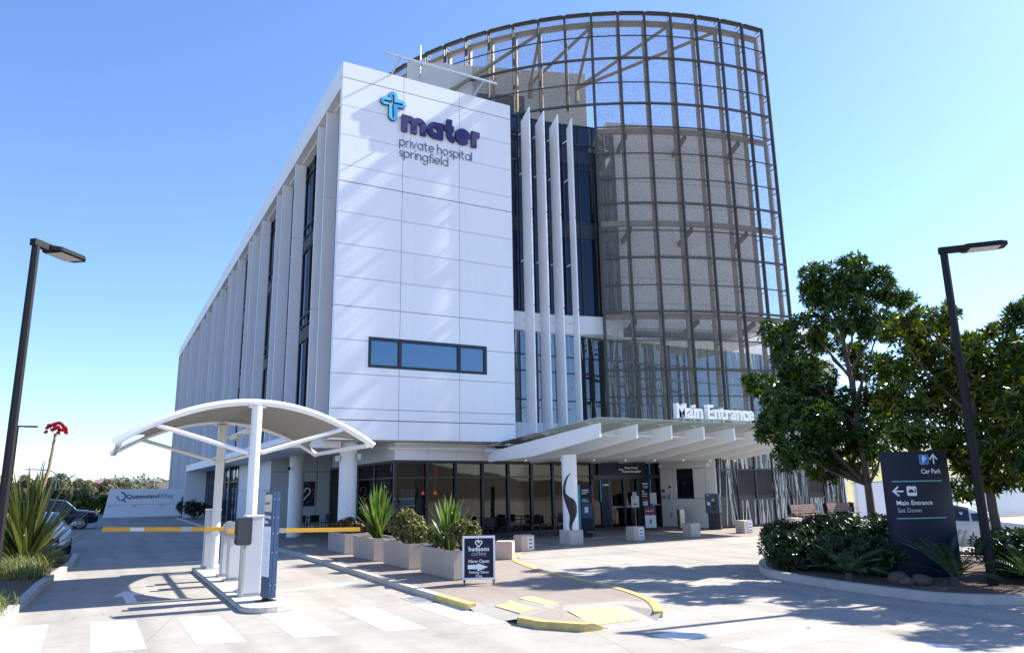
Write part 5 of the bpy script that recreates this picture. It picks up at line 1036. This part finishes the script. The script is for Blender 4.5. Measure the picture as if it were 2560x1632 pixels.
# ------------------------------------------------------------------ cars
def car(name, label, paint, loc, rz, suv=False):
    t = thing(name, label, 'car', loc, rz=rz, group='parked cars')
    if suv: ST = [(-2.3, .52, .95, 1.02, .80, .74), (-2.22, .34, 1.02, 1.25, .88, .72), (-1.95, .3, 1.06, 1.66, .93, .70), (-1.2, .28, 1.06, 1.76, .95, .71), (0, .28, 1.05, 1.77, .96, .72), (.55, .28, 1.04, 1.68, .96, .71), (1.18, .28, 1.05, 1.12, .96, .74), (1.7, .30, 1.0, 1.07, .95, .72), (2.15, .34, .90, .98, .90, .68), (2.36, .42, .74, .84, .74, .58)]
    else: ST = [(-2.3, .5, .86, .92, .78, .70), (-2.2, .32, .95, 1.04, .86, .68), (-1.55, .26, .98, 1.1, .90, .66), (-.75, .24, .96, 1.42, .91, .62), (0, .24, .95, 1.47, .92, .63), (.45, .24, .94, 1.38, .92, .63), (1.15, .24, .95, 1.01, .91, .70), (1.7, .26, .89, .95, .90, .68), (2.15, .30, .78, .86, .85, .62), (2.38, .38, .64, .72, .70, .52)]
    def ring(s):
        x, zl, zb, zt, hw, rw = s; tall = zt-zb > .2
        h = [(hw*.86, zl), (hw*.97, zl+.12), (hw, (zl+zb)/2+.05), (hw*.985, zb-.06), (hw*.955, zb), (rw+.02, zt-.06), (rw*.9, zt-.012), (rw*.45, zt+.012)]
        return [(x, y, z) for y, z in h]+[(x, 0, zt+.018)]+[(x, -y, z) for y, z in h[::-1]]
    b = MB(); n = 17
    for s in ST: b.v += ring(s)
    for i in range(len(ST)-1):
        for k in range(n-1): b.f.append((i*n+k, i*n+k+1, (i+1)*n+k+1, (i+1)*n+k)); b.mi.append(0)
        b.f.append((i*n+n-1, i*n, (i+1)*n, (i+1)*n+n-1)); b.mi.append(0)
    b.f.append(tuple(range(n))); b.f.append(tuple(range((len(ST)-1)*n, len(ST)*n))); b.mi += [0, 0]
    body = b.build('body', paint, t, local=True, smooth=True)
    G = [(ST[i], ring(ST[i])) for i in range(len(ST))]; c0, c1 = (2, 5) if suv else (3, 5)
    for sg in (1, -1):
        for i in range(c0, c1):
            q = MB(); f = lambda r, k: Vector((r[k][0], sg*(r[k][1]+.012), r[k][2]))
            A, B2 = G[i][1], G[i+1][1]; a0, a1, b0, b1 = f(A, 4), f(A, 5), f(B2, 4), f(B2, 5); e = .05
            q.add([a0.lerp(b0, e)+Vector((0, 0, .02)), a0.lerp(b0, 1-e)+Vector((0, 0, .02)), a1.lerp(b1, 1-e), a1.lerp(b1, e)], [(0, 1, 2, 3)]); q.build('side_window', 'carglass', t, local=True, recalc=False)
        ri, fi = (1, 2) if suv else (2, 3)
        q = MB(); A, B2 = G[c1][1], G[c1+1][1]; q.add([(A[4][0]+.05, sg*(A[4][1]+.012), A[4][2]+.02), (A[5][0], sg*(A[5][1]+.012), A[5][2]-.04), (B2[4][0]-.12, sg*(B2[4][1]+.012), B2[4][2]+.025)], [(0, 1, 2)]); q.build('side_window', 'carglass', t, local=True, recalc=False)
    for i, nm in ((c1, 'windscreen'), (1 if suv else 2, 'rear_window')):
        A, B2 = G[i][1], G[i+1][1]; q = MB(); up = Vector((.01 if nm == 'windscreen' else -.01, 0, .014))
        for k in range(6, 10): q.add([Vector(A[k]).lerp(Vector(B2[k]), .08)+up, Vector(A[k]).lerp(Vector(B2[k]), .9)+up, Vector(A[k+1]).lerp(Vector(B2[k+1]), .9)+up, Vector(A[k+1]).lerp(Vector(B2[k+1]), .08)+up], [(0, 1, 2, 3)])
        q.build(nm, 'carglass', t, local=True, recalc=False)
    R_ = .36 if suv else .32
    for x in (-1.42, 1.42):
        for sg in (1, -1):
            hw = .95 if suv else .905
            q = MB(); q.tube([(x, sg*(hw+.004), R_+.02), (x, sg*(hw+.008), R_+.02)], R_+.07, 28); q.build('wheel_arch', 'black', t, local=True)
            q = MB(); q.tube([(x, sg*(hw-.2), R_), (x, sg*(hw+.02), R_)], R_, 28); w_ = q.build('wheel', 'tyre', t, local=True, smooth=True)
            q = MB(); q.tube([(x, sg*(hw+.02), R_), (x, sg*(hw+.03), R_)], R_*.16, 12)
            for i in range(10): a = 6.283*i/10; q.bar((x, sg*(hw+.028), R_), (x+R_*.7*math.cos(a), sg*(hw+.026), R_+R_*.7*math.sin(a)), .035, .02, up=(0, 1, 0))
            q.tube([(x+R_*.7*math.cos(6.283*i/24), sg*(hw+.026), R_+R_*.7*math.sin(6.283*i/24)) for i in range(25)], .022, 6); q.build('rim', 'rim', w_, local=True)
    for sg in (1, -1):
        f = ST[-2]; q = MB(); q.cbox((f[0]+.06, sg*f[4]*.80, f[2]-.08), (.22, .26, .12), Matrix.Rotation(sg*R(-32), 3, 'Z')); q.build('headlight', 'lampglass', t, local=True, bevel=.03)
        q = MB(); q.cbox((-2.22, sg*.68, .84 if not suv else .95), (.1, .24, .14)); q.build('tail_light', 'red', t, local=True, bevel=.02)
        q = MB(); q.cbox((.95, sg*1.02, 1.04), (.12, .2, .13)); q.build('mirror', paint, t, local=True, bevel=.04)
        for x in (-.55, .45): q = MB(); q.cbox((x-.1, sg*(.95 if suv else .91), .86), (.18, .03, .03)); q.build('door_handle', paint, t, local=True)
    f = ST[-1]; q = MB(); q.cbox((f[0]-.005, 0, f[1]+.16), (.05, f[4]*1.3, .16)); q.build('grille', 'black', t, local=True); q = MB(); q.cbox((f[0]+.03, 0, f[1]+.06), (.01, .37, .1)); q.build('number_plate', 'paper', t, local=True)
    return t
car('parked_car', 'dark navy four wheel drive parked in the shade at the far left', 'carnavy', (-2.25, 53.4, -.1), R(0), True)
car('parked_car', 'white car with only its nose showing behind the tall red flowered plant', 'carwhite', (-1.85, 33.4, -.1), R(-82))
car('parked_car', 'silver sedan on the right behind the directional sign and the slim trees', 'carsilver', (22.55, 13.3, -.1), R(-62))

# ------------------------------------------------------------------ trees
def tree(x, y, clumps, n_per, seed, label, m, th, lean=(0, 0), trunk_r=.12, l=.21, wd=.062, name='street_tree', fork=2.4):
    rng = random.Random(seed); t = thing(name, label, 'tree', (x, y, 0), group='glossy leaved trees in the right hand bed'); b = MB()
    ax = sum(c[0] for c in clumps)/len(clumps); ay = sum(c[1] for c in clumps)/len(clumps); az = sum(c[2] for c in clumps)/len(clumps)
    for c in list(clumps):
        clump_leaves(b, (x+c[0], y+c[1], c[2]), c[3]*1.02, int(n_per*1.2*c[3]**2), rng, l=l, wd=wd, whorl=7, flat=.7)
        for k in range(3):
            v = rvec(rng).normalized(); o = Vector((c[0]-ax, c[1]-ay, (c[2]-az)*.7)); v = (v+o.normalized()*.7).normalized(); s_ = c[3]*rng.uniform(.30, .48); clump_leaves(b, (x+c[0]+v.x*c[3]*.9, y+c[1]+v.y*c[3]*.9, c[2]+v.z*c[3]*.75), s_, int(n_per*1.2*s_**2), rng, l=l, wd=wd, whorl=7, flat=.6)
    b.build('crown', m, t, recalc=False); b = MB(); T = [Vector((x, y, -.1))]
    for i in range(1, 9): f = i/8; T.append(Vector((x+lean[0]*f+rng.uniform(-.04, .04), y+lean[1]*f+rng.uniform(-.04, .04), th*f)))
    b.tube(T, [trunk_r*(1.2 if i == 0 else 1-.085*i) for i in range(9)], 12)
    for c in clumps:
        p = Vector((x+c[0], y+c[1], c[2])); zs = max(fork*.8, c[2]-1.1*abs(rng.gauss(1, .25))*math.hypot(c[0], c[1])-.5); f = min(.98, max(.05, zs/th)); i = int(f*8); s_ = T[i].lerp(T[min(8, i+1)], f*8-i)
        mid = s_.lerp(p, .5)+Vector((rng.uniform(-.1, .1), rng.uniform(-.1, .1), -.08)); b.tube([s_, mid, p], [.05, .032, .012], 6)
    b.build('trunk', 'bark', t, smooth=True, recalc=False); return t
T1 = [(-0.44, -0.35, 7.72, 0.68), (-0.32, 0.62, 7.46, 0.63), (0.17, -0.7, 7.51, 0.49), (0.84, -0.78, 7.07, 0.46), (-0.48, 1.13, 6.58, 0.56), (-0.8, -0.49, 6.6, 0.68), (-0.47, -1.16, 6.13, 0.54), (-0.67, 2.18, 6.51, 0.48), (-0.91, 0.39, 7.97, 0.35), (-1.39, 0.95, 5.53, 0.6), (0.4, 1.27, 6.23, 0.49), (-0.76, 0.95, 5.01, 0.68), (-0.95, 2.59, 4.96, 0.46), (-1.16, 1.53, 4.31, 0.75), (-1.09, 2.04, 3.68, 0.62), (-1.38, 0.61, 3.68, 0.79), (-0.02, 0.54, 4.26, 0.66), (0.81, 0.25, 5.32, 0.54), (0.36, -0.41, 4.36, 0.53), (0.0, 0.9, 3.26, 0.72), (0.35, 0.16, 3.51, 0.65), (-1.77, 0.81, 2.82, 0.55), (0.2, 0.71, 2.58, 0.53), (-0.53, 1.08, 2.47, 0.48), (-0.13, -0.56, 2.93, 0.47), (-2.07, 1.12, 2.88, 0.43), (0.63, 0.48, 5.72, 0.36), (-1.11, 1.44, 2.25, 0.34), (0.43, 0.23, 2.39, 0.41)]
T2 = [(0.24, 1.14, 5.52, 0.63), (-0.3, 1.46, 4.88, 0.58), (0.59, 0.68, 4.92, 0.72), (0.01, -0.47, 5.11, 0.55), (0.96, -0.52, 4.87, 0.49), (-0.7, 1.08, 4.06, 0.63), (0.47, 0.95, 3.99, 0.76), (0.73, 0.24, 4.13, 0.75), (-0.37, -1.0, 3.65, 0.63), (-1.31, 0.92, 3.21, 0.47), (-0.94, 0.57, 2.95, 0.56), (0.67, 0.7, 2.93, 0.6), (0.14, -0.52, 2.76, 0.53), (0.33, -0.08, 3.27, 0.54), (-0.76, 0.59, 5.82, 0.38), (-0.17, 0.35, 5.92, 0.33), (-0.89, 1.18, 5.65, 0.36), (-0.39, 0.1, 2.35, 0.4), (0.22, -0.05, 2.1, 0.35), (0.43, -0.44, 2.04, 0.35), (0.44, 0.89, 1.81, 0.32), (-0.54, 1.78, 3.82, 0.42), (1.3, -0.63, 4.26, 0.58), (.3, .2, 4.6, .6), (.2, -.9, 4.3, .55)]
T3 = [(-0.06, 2.07, 5.58, 0.29), (0.27, 1.84, 5.64, 0.45), (-0.14, 1.31, 5.07, 0.53), (-1.08, 1.27, 4.53, 0.45), (0.21, 1.34, 4.37, 0.61), (0.23, 1.84, 3.79, 0.53), (0.29, 1.36, 3.47, 0.6), (-0.43, 1.59, 2.94, 0.52), (-0.34, 2.13, 2.34, 0.4), (-0.95, 1.12, 2.57, 0.52), (0.28, 0.98, 4.85, 0.52), (-0.1, 0.68, 3.9, 0.59), (0, 0, 4.6, .8), (.4, -.6, 3.8, .7), (-.5, -.4, 5.2, .6)]
tree(18.55, 13.1, [c for c in T1 if c[2] > 2.42 and c[0] > -1.9], 1700, 1, 'tallest glossy dark tree, standing left of the directional sign', 'leafA', 7.4, lean=(-.35, .1))
tree(17.9, 9.6, T2, 1650, 2, 'broad lighter green tree behind the directional sign and right lamp', 'leafB', 5.4, lean=(.1, .25), trunk_r=.12)
tree(17.6, 6.2, T3, 1500, 3, 'glossy tree cut off by the right edge of the photo', 'leafA', 5.0, lean=(0, .4))
# bed shrubs, cycads, rocks
HG = 'dark shrubs in the right hand bed'
for i, (x, y, z, rx, rz_, n, lab) in enumerate([(14.6, 12.6, .42, .62, .42, 2600, 'leftmost dark shrub at the rounded end of the right hand bed'), (15.3, 13.1, .5, .65, .48, 2600, 'dark shrub second from the left in the hedge of the bed'), (15.9, 12.2, .55, .75, .52, 3000, 'full dark shrub behind the small palm in the bed'), (16.9, 13.0, .58, .8, .55, 3000, 'dark shrub in front of the tallest trunk'), (16.3, 11.2, .56, .75, .55, 2800, 'dark shrub at the left foot of the directional sign'), (18.2, 12.2, .6, .85, .58, 2800, 'tall dark shrub between the tallest tree and the sign'), (15.0, 11.6, .42, .55, .4, 2000, 'low dark shrub at the front of the hedge'),
    (17.3, 9.0, .45, .75, .42, 2800, 'dark shrub right of the directional sign'), (18.0, 8.0, .36, .8, .34, 2600, 'dark shrub beside the trunk at the right'), (16.9, 7.4, .36, .75, .34, 2600, 'dark glossy shrub near the right lamp foot'), (16.4, 6.3, .42, .7, .45, 2600, 'rightmost dark shrub behind the kerb'), (15.1, 10.7, .4, .55, .4, 2000, 'dark shrub touching the left edge of the directional sign'), (16.95, 8.6, .5, .6, .48, 2400, 'tall dark shrub touching the right edge of the directional sign'), (19.2, 8.6, .28, .8, .27, 2200, 'dark shrub below the nose of the silver car'), (19.6, 6.6, .32, .9, .32, 2400, 'dark shrub at the right edge behind the lamp')]):
    shrub(x, y, z*1.12, rx*1.16, rz_*1.12, int(n*1.15), 40+i, lab, 'leafC', name='bed_shrub', group=HG, l=.13, wd=.05)
shrub(18.9, 9.3, .42, .5, .36, 1500, 61, 'yellow leaved shrub in front of the silver car', 'leafE', name='yellow_shrub', l=.12, wd=.05)
shrub(19.3, 9.9, .40, .36, .3, 900, 62, 'smaller yellow tinged shrub behind the right lamp', 'leafE', name='yellow_shrub', l=.1, wd=.045)
def cycad(x, y, z, n, L, seed, label):
    rng = random.Random(seed); t = thing('cycad', label, 'plant', (x, y, z), group='low cycads in the right hand bed'); b = MB(); items = []
    for i in range(n):
        az = 6.283*i/n+rng.uniform(-.2, .2); ln = rng.uniform(.45, 1.15); p = Vector((x, y, z+.1)); o = Vector((math.cos(az), math.sin(az), 0)); s = Vector((-math.sin(az), math.cos(az), 0)); ll = L*rng.uniform(.8, 1.1)
        for k in range(26):
            f = k/26; d = (o*math.sin(ln+f*.7)+Vector((0, 0, 1))*math.cos(ln+f*.7)); p = p+d*(ll/26); nr = s.cross(d)
            if k > 2:
                for sg in (-1, 1): items.append((p, (s*sg+d*.55+nr*-.15).normalized(), nr if sg > 0 else -nr, .20*(1-.75*abs(f-.4)), .022))
    leaves(b, items); b.build('fronds', 'cycad', t, recalc=False); b = MB(); b.cyl(x, y, z-.02, z+.14, .09, 10, .06); b.build('stem', 'bark', t)
cycad(13.95, 10.6, .03, 16, .95, 5, 'cycad with bright fronds in front of the hedge'); cycad(15.0, 9.0, .03, 20, 1.25, 6, 'large dark cycad in front of the directional sign'); cycad(15.9, 8.0, .03, 18, 1.1, 7, 'dark cycad right of the sign foot near the lamp')
for i, (x, y, s) in enumerate([(14.35, 9.75, .2), (14.5, 9.35, .17), (14.15, 9.45, .13), (14.8, 9.6, .14)]):
    rng = random.Random(80+i); b = MB(); bm = bmesh.new(); bmesh.ops.create_icosphere(bm, subdivisions=2, radius=s); b.add([(x+v.co.x*1.3*(1+rng.uniform(-.15, .15)), y+v.co.y*(1+rng.uniform(-.15, .15)), .03+s*.4+v.co.z*.7*(1+rng.uniform(-.15, .15))) for v in bm.verts], [tuple(v.index for v in f.verts) for f in bm.faces]); bm.free()
    tag(b.build('garden_rock', 'rock', None), ['largest brown rock left of the sign foot', 'brown rock second nearest the sign foot', 'smallest brown rock by the kerb', 'brown rock against the sign foot'][i], 'rock', 'brown rocks beside the directional sign')
# left bed: flowering lily, tufts
t = lily(-1.62, 25.0, .02, 170, 3.0, 31, 'huge sword leaved lily with a tall red flower stalk at the left edge', m='swordold', lean=(.04, 1.2), w_=.12, name='flowering_lily')
SK = [Vector(q) for q in ((-1.62, 25.0, .1), (-1.5, 25, 1.6), (-1.30, 25, 2.8), (-1.24, 25, 3.74))]
b = MB(); b.tube(SK, [.055, .05, .042, .036], 8, cap=False)
rng = random.Random(5); items = []
for i in range(40):
    f = rng.uniform(.35, .97)*3; k = int(f); p = SK[k].lerp(SK[min(3, k+1)], f-k); a = rng.uniform(0, 6.28); items.append((p, (Vector((math.cos(a)*.3, math.sin(a)*.3, 1))).normalized(), Vector((math.cos(a), math.sin(a), 0)), .24, .035))
leaves(b, items); b.build('flower_stalk', 'stalk', t, recalc=False)
b = MB(); items = []
for i in range(26):
    v = rvec(rng).normalized(); v.z = abs(v.z)*.8-.15; c = Vector((-1.24, 25, 3.80))+Vector((v.x*.22, v.y*.22, v.z*.34))
    for k in range(14): d = (rvec(rng)*.9+v*.9+Vector((0, 0, .5))).normalized(); items.append((c, d, d.orthogonal(), .12, .06))
leaves(b, items); b.build('flower_head', 'flower', t, recalc=False)
for k, (x, y, h_, lab) in enumerate([(-1.35, 25.6, .55, 'grassy tuft at the foot of the flowering lily nearest the kerb'), (-1.55, 23.9, .55, 'grassy tuft in front of the flowering lily'), (-1.15, 26.9, .5, 'grassy tuft nearest the white car'), (-1.95, 23.2, .55, 'grassy tuft at the left edge below the flowering lily'), (-1.3, 22.6, .42, 'lowest front tuft above the dark mulch'), (-1.72, 16.4, .36, 'pale tuft in the corner of the left bed'), (-1.62, 17.3, .34, 'second pale tuft just behind the corner of the left bed'), (-1.75, 15.4, .34, 'pale tuft at the nearest end of the left bed')]):
    rng = random.Random(200+k); t = thing('grass_tuft', lab, 'plant', (x, y, .02), group='grassy tufts in the left bed'); b = MB()
    for i in range(420): blade(b, (x+rng.gauss(0, .2), y+rng.gauss(0, .25), .02), rng.uniform(0, 6.28), rng.uniform(.1, .9), h_*rng.uniform(.7, 1.3), .018, rng.uniform(.5, 1.5), rng, seg=3)
    b.build('blades', 'tuft', t, recalc=False)
shrub(6.3, 64.6, .85, .9, .85, 2200, 71, 'dark bush beside the low sign wall at the end of the building', 'leafC', name='wall_bush', l=.16, wd=.07); shrub(6.5, 60.5, .7, .85, .7, 1800, 72, 'dark bush under the side awning', 'leafC', name='wall_bush', l=.16, wd=.07)
for i, (x, y, r_) in enumerate([(-1.0, 74, 1.3), (-3.4, 76, 1.6), (-6, 78, 1.6), (.6, 80, 1.2)]): shrub(x, y, r_*.75, r_, r_*.85, 2600, 90+i, ['light green bush left of the low sign wall', 'bush behind the dark four wheel drive', 'leftmost bush behind the parking bay', 'bush close behind the sign wall'][i], 'leafB', name='roadside_bush', group='roadside bushes beyond the parking bay', l=.2, wd=.1)
# far gum trees: three built, the rest copied
def gum(seed, h, r_, label):
    rng = random.Random(seed); t = thing('gum_tree', label, 'tree', (0, 0, 0), group='distant gum trees'); b = MB(); q = MB(); q.tube([(0, 0, -.2), (.1, 0, h*.5), (.0, .1, h*.9)], [.16, .12, .05], 7)
    for i in range(11):
        a = rng.uniform(0, 6.28); rr = r_*rng.uniform(.1, 1); z = h*rng.uniform(.42, 1.); c = (rr*math.cos(a)*(1.2-z/h*.7), rr*math.sin(a), z); clump_leaves(b, c, r_*rng.uniform(.28, .45), 260, rng, l=.42, wd=.15, whorl=4, flat=.65); q.tube([(.05, 0, h*.4), c], [.06, .02], 5)
    b.build('crown', 'gum', t, recalc=False); q.build('trunk', 'bark', t, recalc=False); return t
GP = [gum(301, 6.6, 2.6, ''), gum(302, 7.6, 2.2, ''), gum(303, 5.6, 2.8, '')]
NM = ['leftmost far gum tree behind the near lamp', 'far gum tree just right of the near lamp pole', 'far gum tree behind the thin distant lamp', 'far gum tree left of the red flower stalk', 'far gum tree behind the red flower stalk', 'far gum tree right of the flower stalk', 'far gum tree under the curved road lamp', 'tall far gum tree above the dark four wheel drive', 'far gum tree right of the dark vehicle roof', 'far gum tree above the vehicle bonnet', 'tall thin far gum tree left of the sign wall', 'far gum tree at the left end of the sign wall', 'small far gum tree above the sign wall lettering', 'far gum tree beside the building end']
SP = [(-15, 104, 1.0), (-13, 98, .92), (-11.2, 108, 1.05), (-9.6, 100, .9), (-8.2, 110, 1.0), (-7, 102, .82), (-5.4, 106, .86), (-4.2, 98, .98), (-2.6, 104, .88), (-1.2, 98, .92), (.6, 100, .84), (1.7, 112, .62), (6.6, 150, .70), (9.6, 130, .6)]
for i, ((x, y, s_), nm) in enumerate(zip(SP, NM)):
    p = GP[i % 3]
    if i < 3: p.location = (x, y, -.5); p.scale = (s_*.62,)*3; p['label'] = nm
    else: dup(p, nm, (x, y, -.5), rz=i*1.7, sc=s_*.62)
# far wood on the rise: one mass
rng = random.Random(77); b = MB()
for i in range(170):
    x = rng.uniform(-90, 22); y = rng.uniform(150, 215); z = 1.5+rng.uniform(0, 1.9)+max(0, -x-10)*.03; clump_leaves(b, (x, y, z), rng.uniform(1.6, 2.8), 130, rng, l=.9, wd=.4, whorl=4, flat=.8)
o = b.build('far_wood', 'gum', None, recalc=False); tag(o, 'low grey green wood along the far left horizon', 'wood', kind='stuff')
rng = random.Random(404); b = MB()
for i in range(260):
    k = rng.random()
    if k < .55: a = rng.uniform(2.4, 4.6); d = 3.2+abs(rng.gauss(0, 1.3)); x, y, z = 16.4+d*math.cos(a), 10.2+d*1.15*math.sin(a), -.092
    elif k < .75: x, y, z = 6.0+rng.uniform(.2, 1.2), rng.uniform(13, 27), .006
    elif k < .9: x, y, z = 5.85-abs(rng.gauss(0, .12)), rng.uniform(13, 29), -.092
    else: x, y, z = -.25-(rng.random()**2)*-.6, rng.uniform(15.5, 27), -.092
    if z < 0 and 6.0 < x < 10.4 and y > 9.8: continue
    d = Vector((rng.uniform(-1, 1), rng.uniform(-1, 1), .1)).normalized(); leaves(b, [(Vector((x, y, z)), d, Vector((0, 0, 1)), rng.uniform(.04, .10), rng.uniform(.015, .04))])
o = b.build('leaf_litter', leaf_mat('leaf_dead', (.10, .05, .02), (.32, .18, .07), rough=.8, trans=.05), None, recalc=False); tag(o, 'scattered dry brown leaves on the road and path beside the kerbs', 'leaf litter', kind='stuff')
# ------------------------------------------------------------------ seated person in the cafe
t = thing('person', 'person in black with a pale blue face mask sitting inside the cafe window', 'person', (15.9, 30.4, 0), rz=R(10))
bm = bmesh.new(); J = {}
for n_, c, r_ in [('pel', (0, 0, .50), .13), ('chest', (0, .02, .82), .14), ('neck', (0, .01, 1.02), .055), ('head0', (0, -.01, 1.12), .085), ('head1', (0, -.01, 1.24), .085), ('shl', (-.19, .02, .93), .06), ('ell', (-.26, -.05, .70), .045), ('hal', (-.14, -.30, .70), .03), ('shr', (.19, .02, .93), .06), ('elr', (.26, -.05, .70), .045), ('har', (.14, -.30, .70), .03), ('hil', (-.1, -.05, .48), .09), ('knl', (-.12, -.44, .48), .065), ('anl', (-.12, -.46, .09), .045), ('tol', (-.12, -.62, .05), .035), ('hir', (.1, -.05, .48), .09), ('knr', (.12, -.44, .48), .065), ('anr', (.12, -.46, .09), .045), ('tor', (.12, -.62, .05), .035)]:
    J[n_] = (bm.verts.new(c), r_)
for a, c in (('pel', 'chest'), ('chest', 'neck'), ('neck', 'head0'), ('head0', 'head1'), ('chest', 'shl'), ('shl', 'ell'), ('ell', 'hal'), ('chest', 'shr'), ('shr', 'elr'), ('elr', 'har'), ('pel', 'hil'), ('hil', 'knl'), ('knl', 'anl'), ('anl', 'tol'), ('pel', 'hir'), ('hir', 'knr'), ('knr', 'anr'), ('anr', 'tor')): bm.edges.new((J[a][0], J[c][0]))
me = bpy.data.meshes.new('body'); bm.to_mesh(me); bm.free(); me.materials.append(M['skin']); bo = bpy.data.objects.new('body', me); COL.objects.link(bo); bo.parent = t
sk = bo.modifiers.new('skin', 'SKIN'); 
for i, (n_, (v, r_)) in enumerate(J.items()): me.skin_vertices[0].data[i].radius = (r_, r_); me.skin_vertices[0].data[i].use_root = (n_ == 'pel')
bo.modifiers.new('sub', 'SUBSURF').levels = 2; bo.modifiers['sub'].render_levels = 2
b = MB(); b.tube([(0, 0, .40), (0, .01, .62), (0, .02, .84), (0, .015, .97)], [.19, .17, .2, .09], 18); [b.tube([(s*.17, .02, .94), (s*.265, -.05, .70), (s*.16, -.26, .71)], [.075, .062, .048], 12) for s in (-1, 1)]; [b.tube([(s*.1, -.02, .50), (s*.12, -.45, .50), (s*.12, -.46, .12)], [.11, .085, .06], 12) for s in (-1, 1)]; b.build('clothing', 'cloth', t, local=True, smooth=True)
b = MB(); b.tube([(0, -.075, 1.085), (0, -.085, 1.12), (0, -.085, 1.165)], [.05, .068, .062], 14); b.build('face_mask', 'mask', t, local=True, smooth=True)
b = MB(); b.tube([(0, .03, 1.08), (0, .03, 1.2), (0, .015, 1.29), (0, 0, 1.335)], [.06, .1, .095, .03], 14); b.build('hair', 'hair', t, local=True, smooth=True)
chair(15.9, 30.42, 190, 'dark chair inside the cafe that the seated person is sitting on')
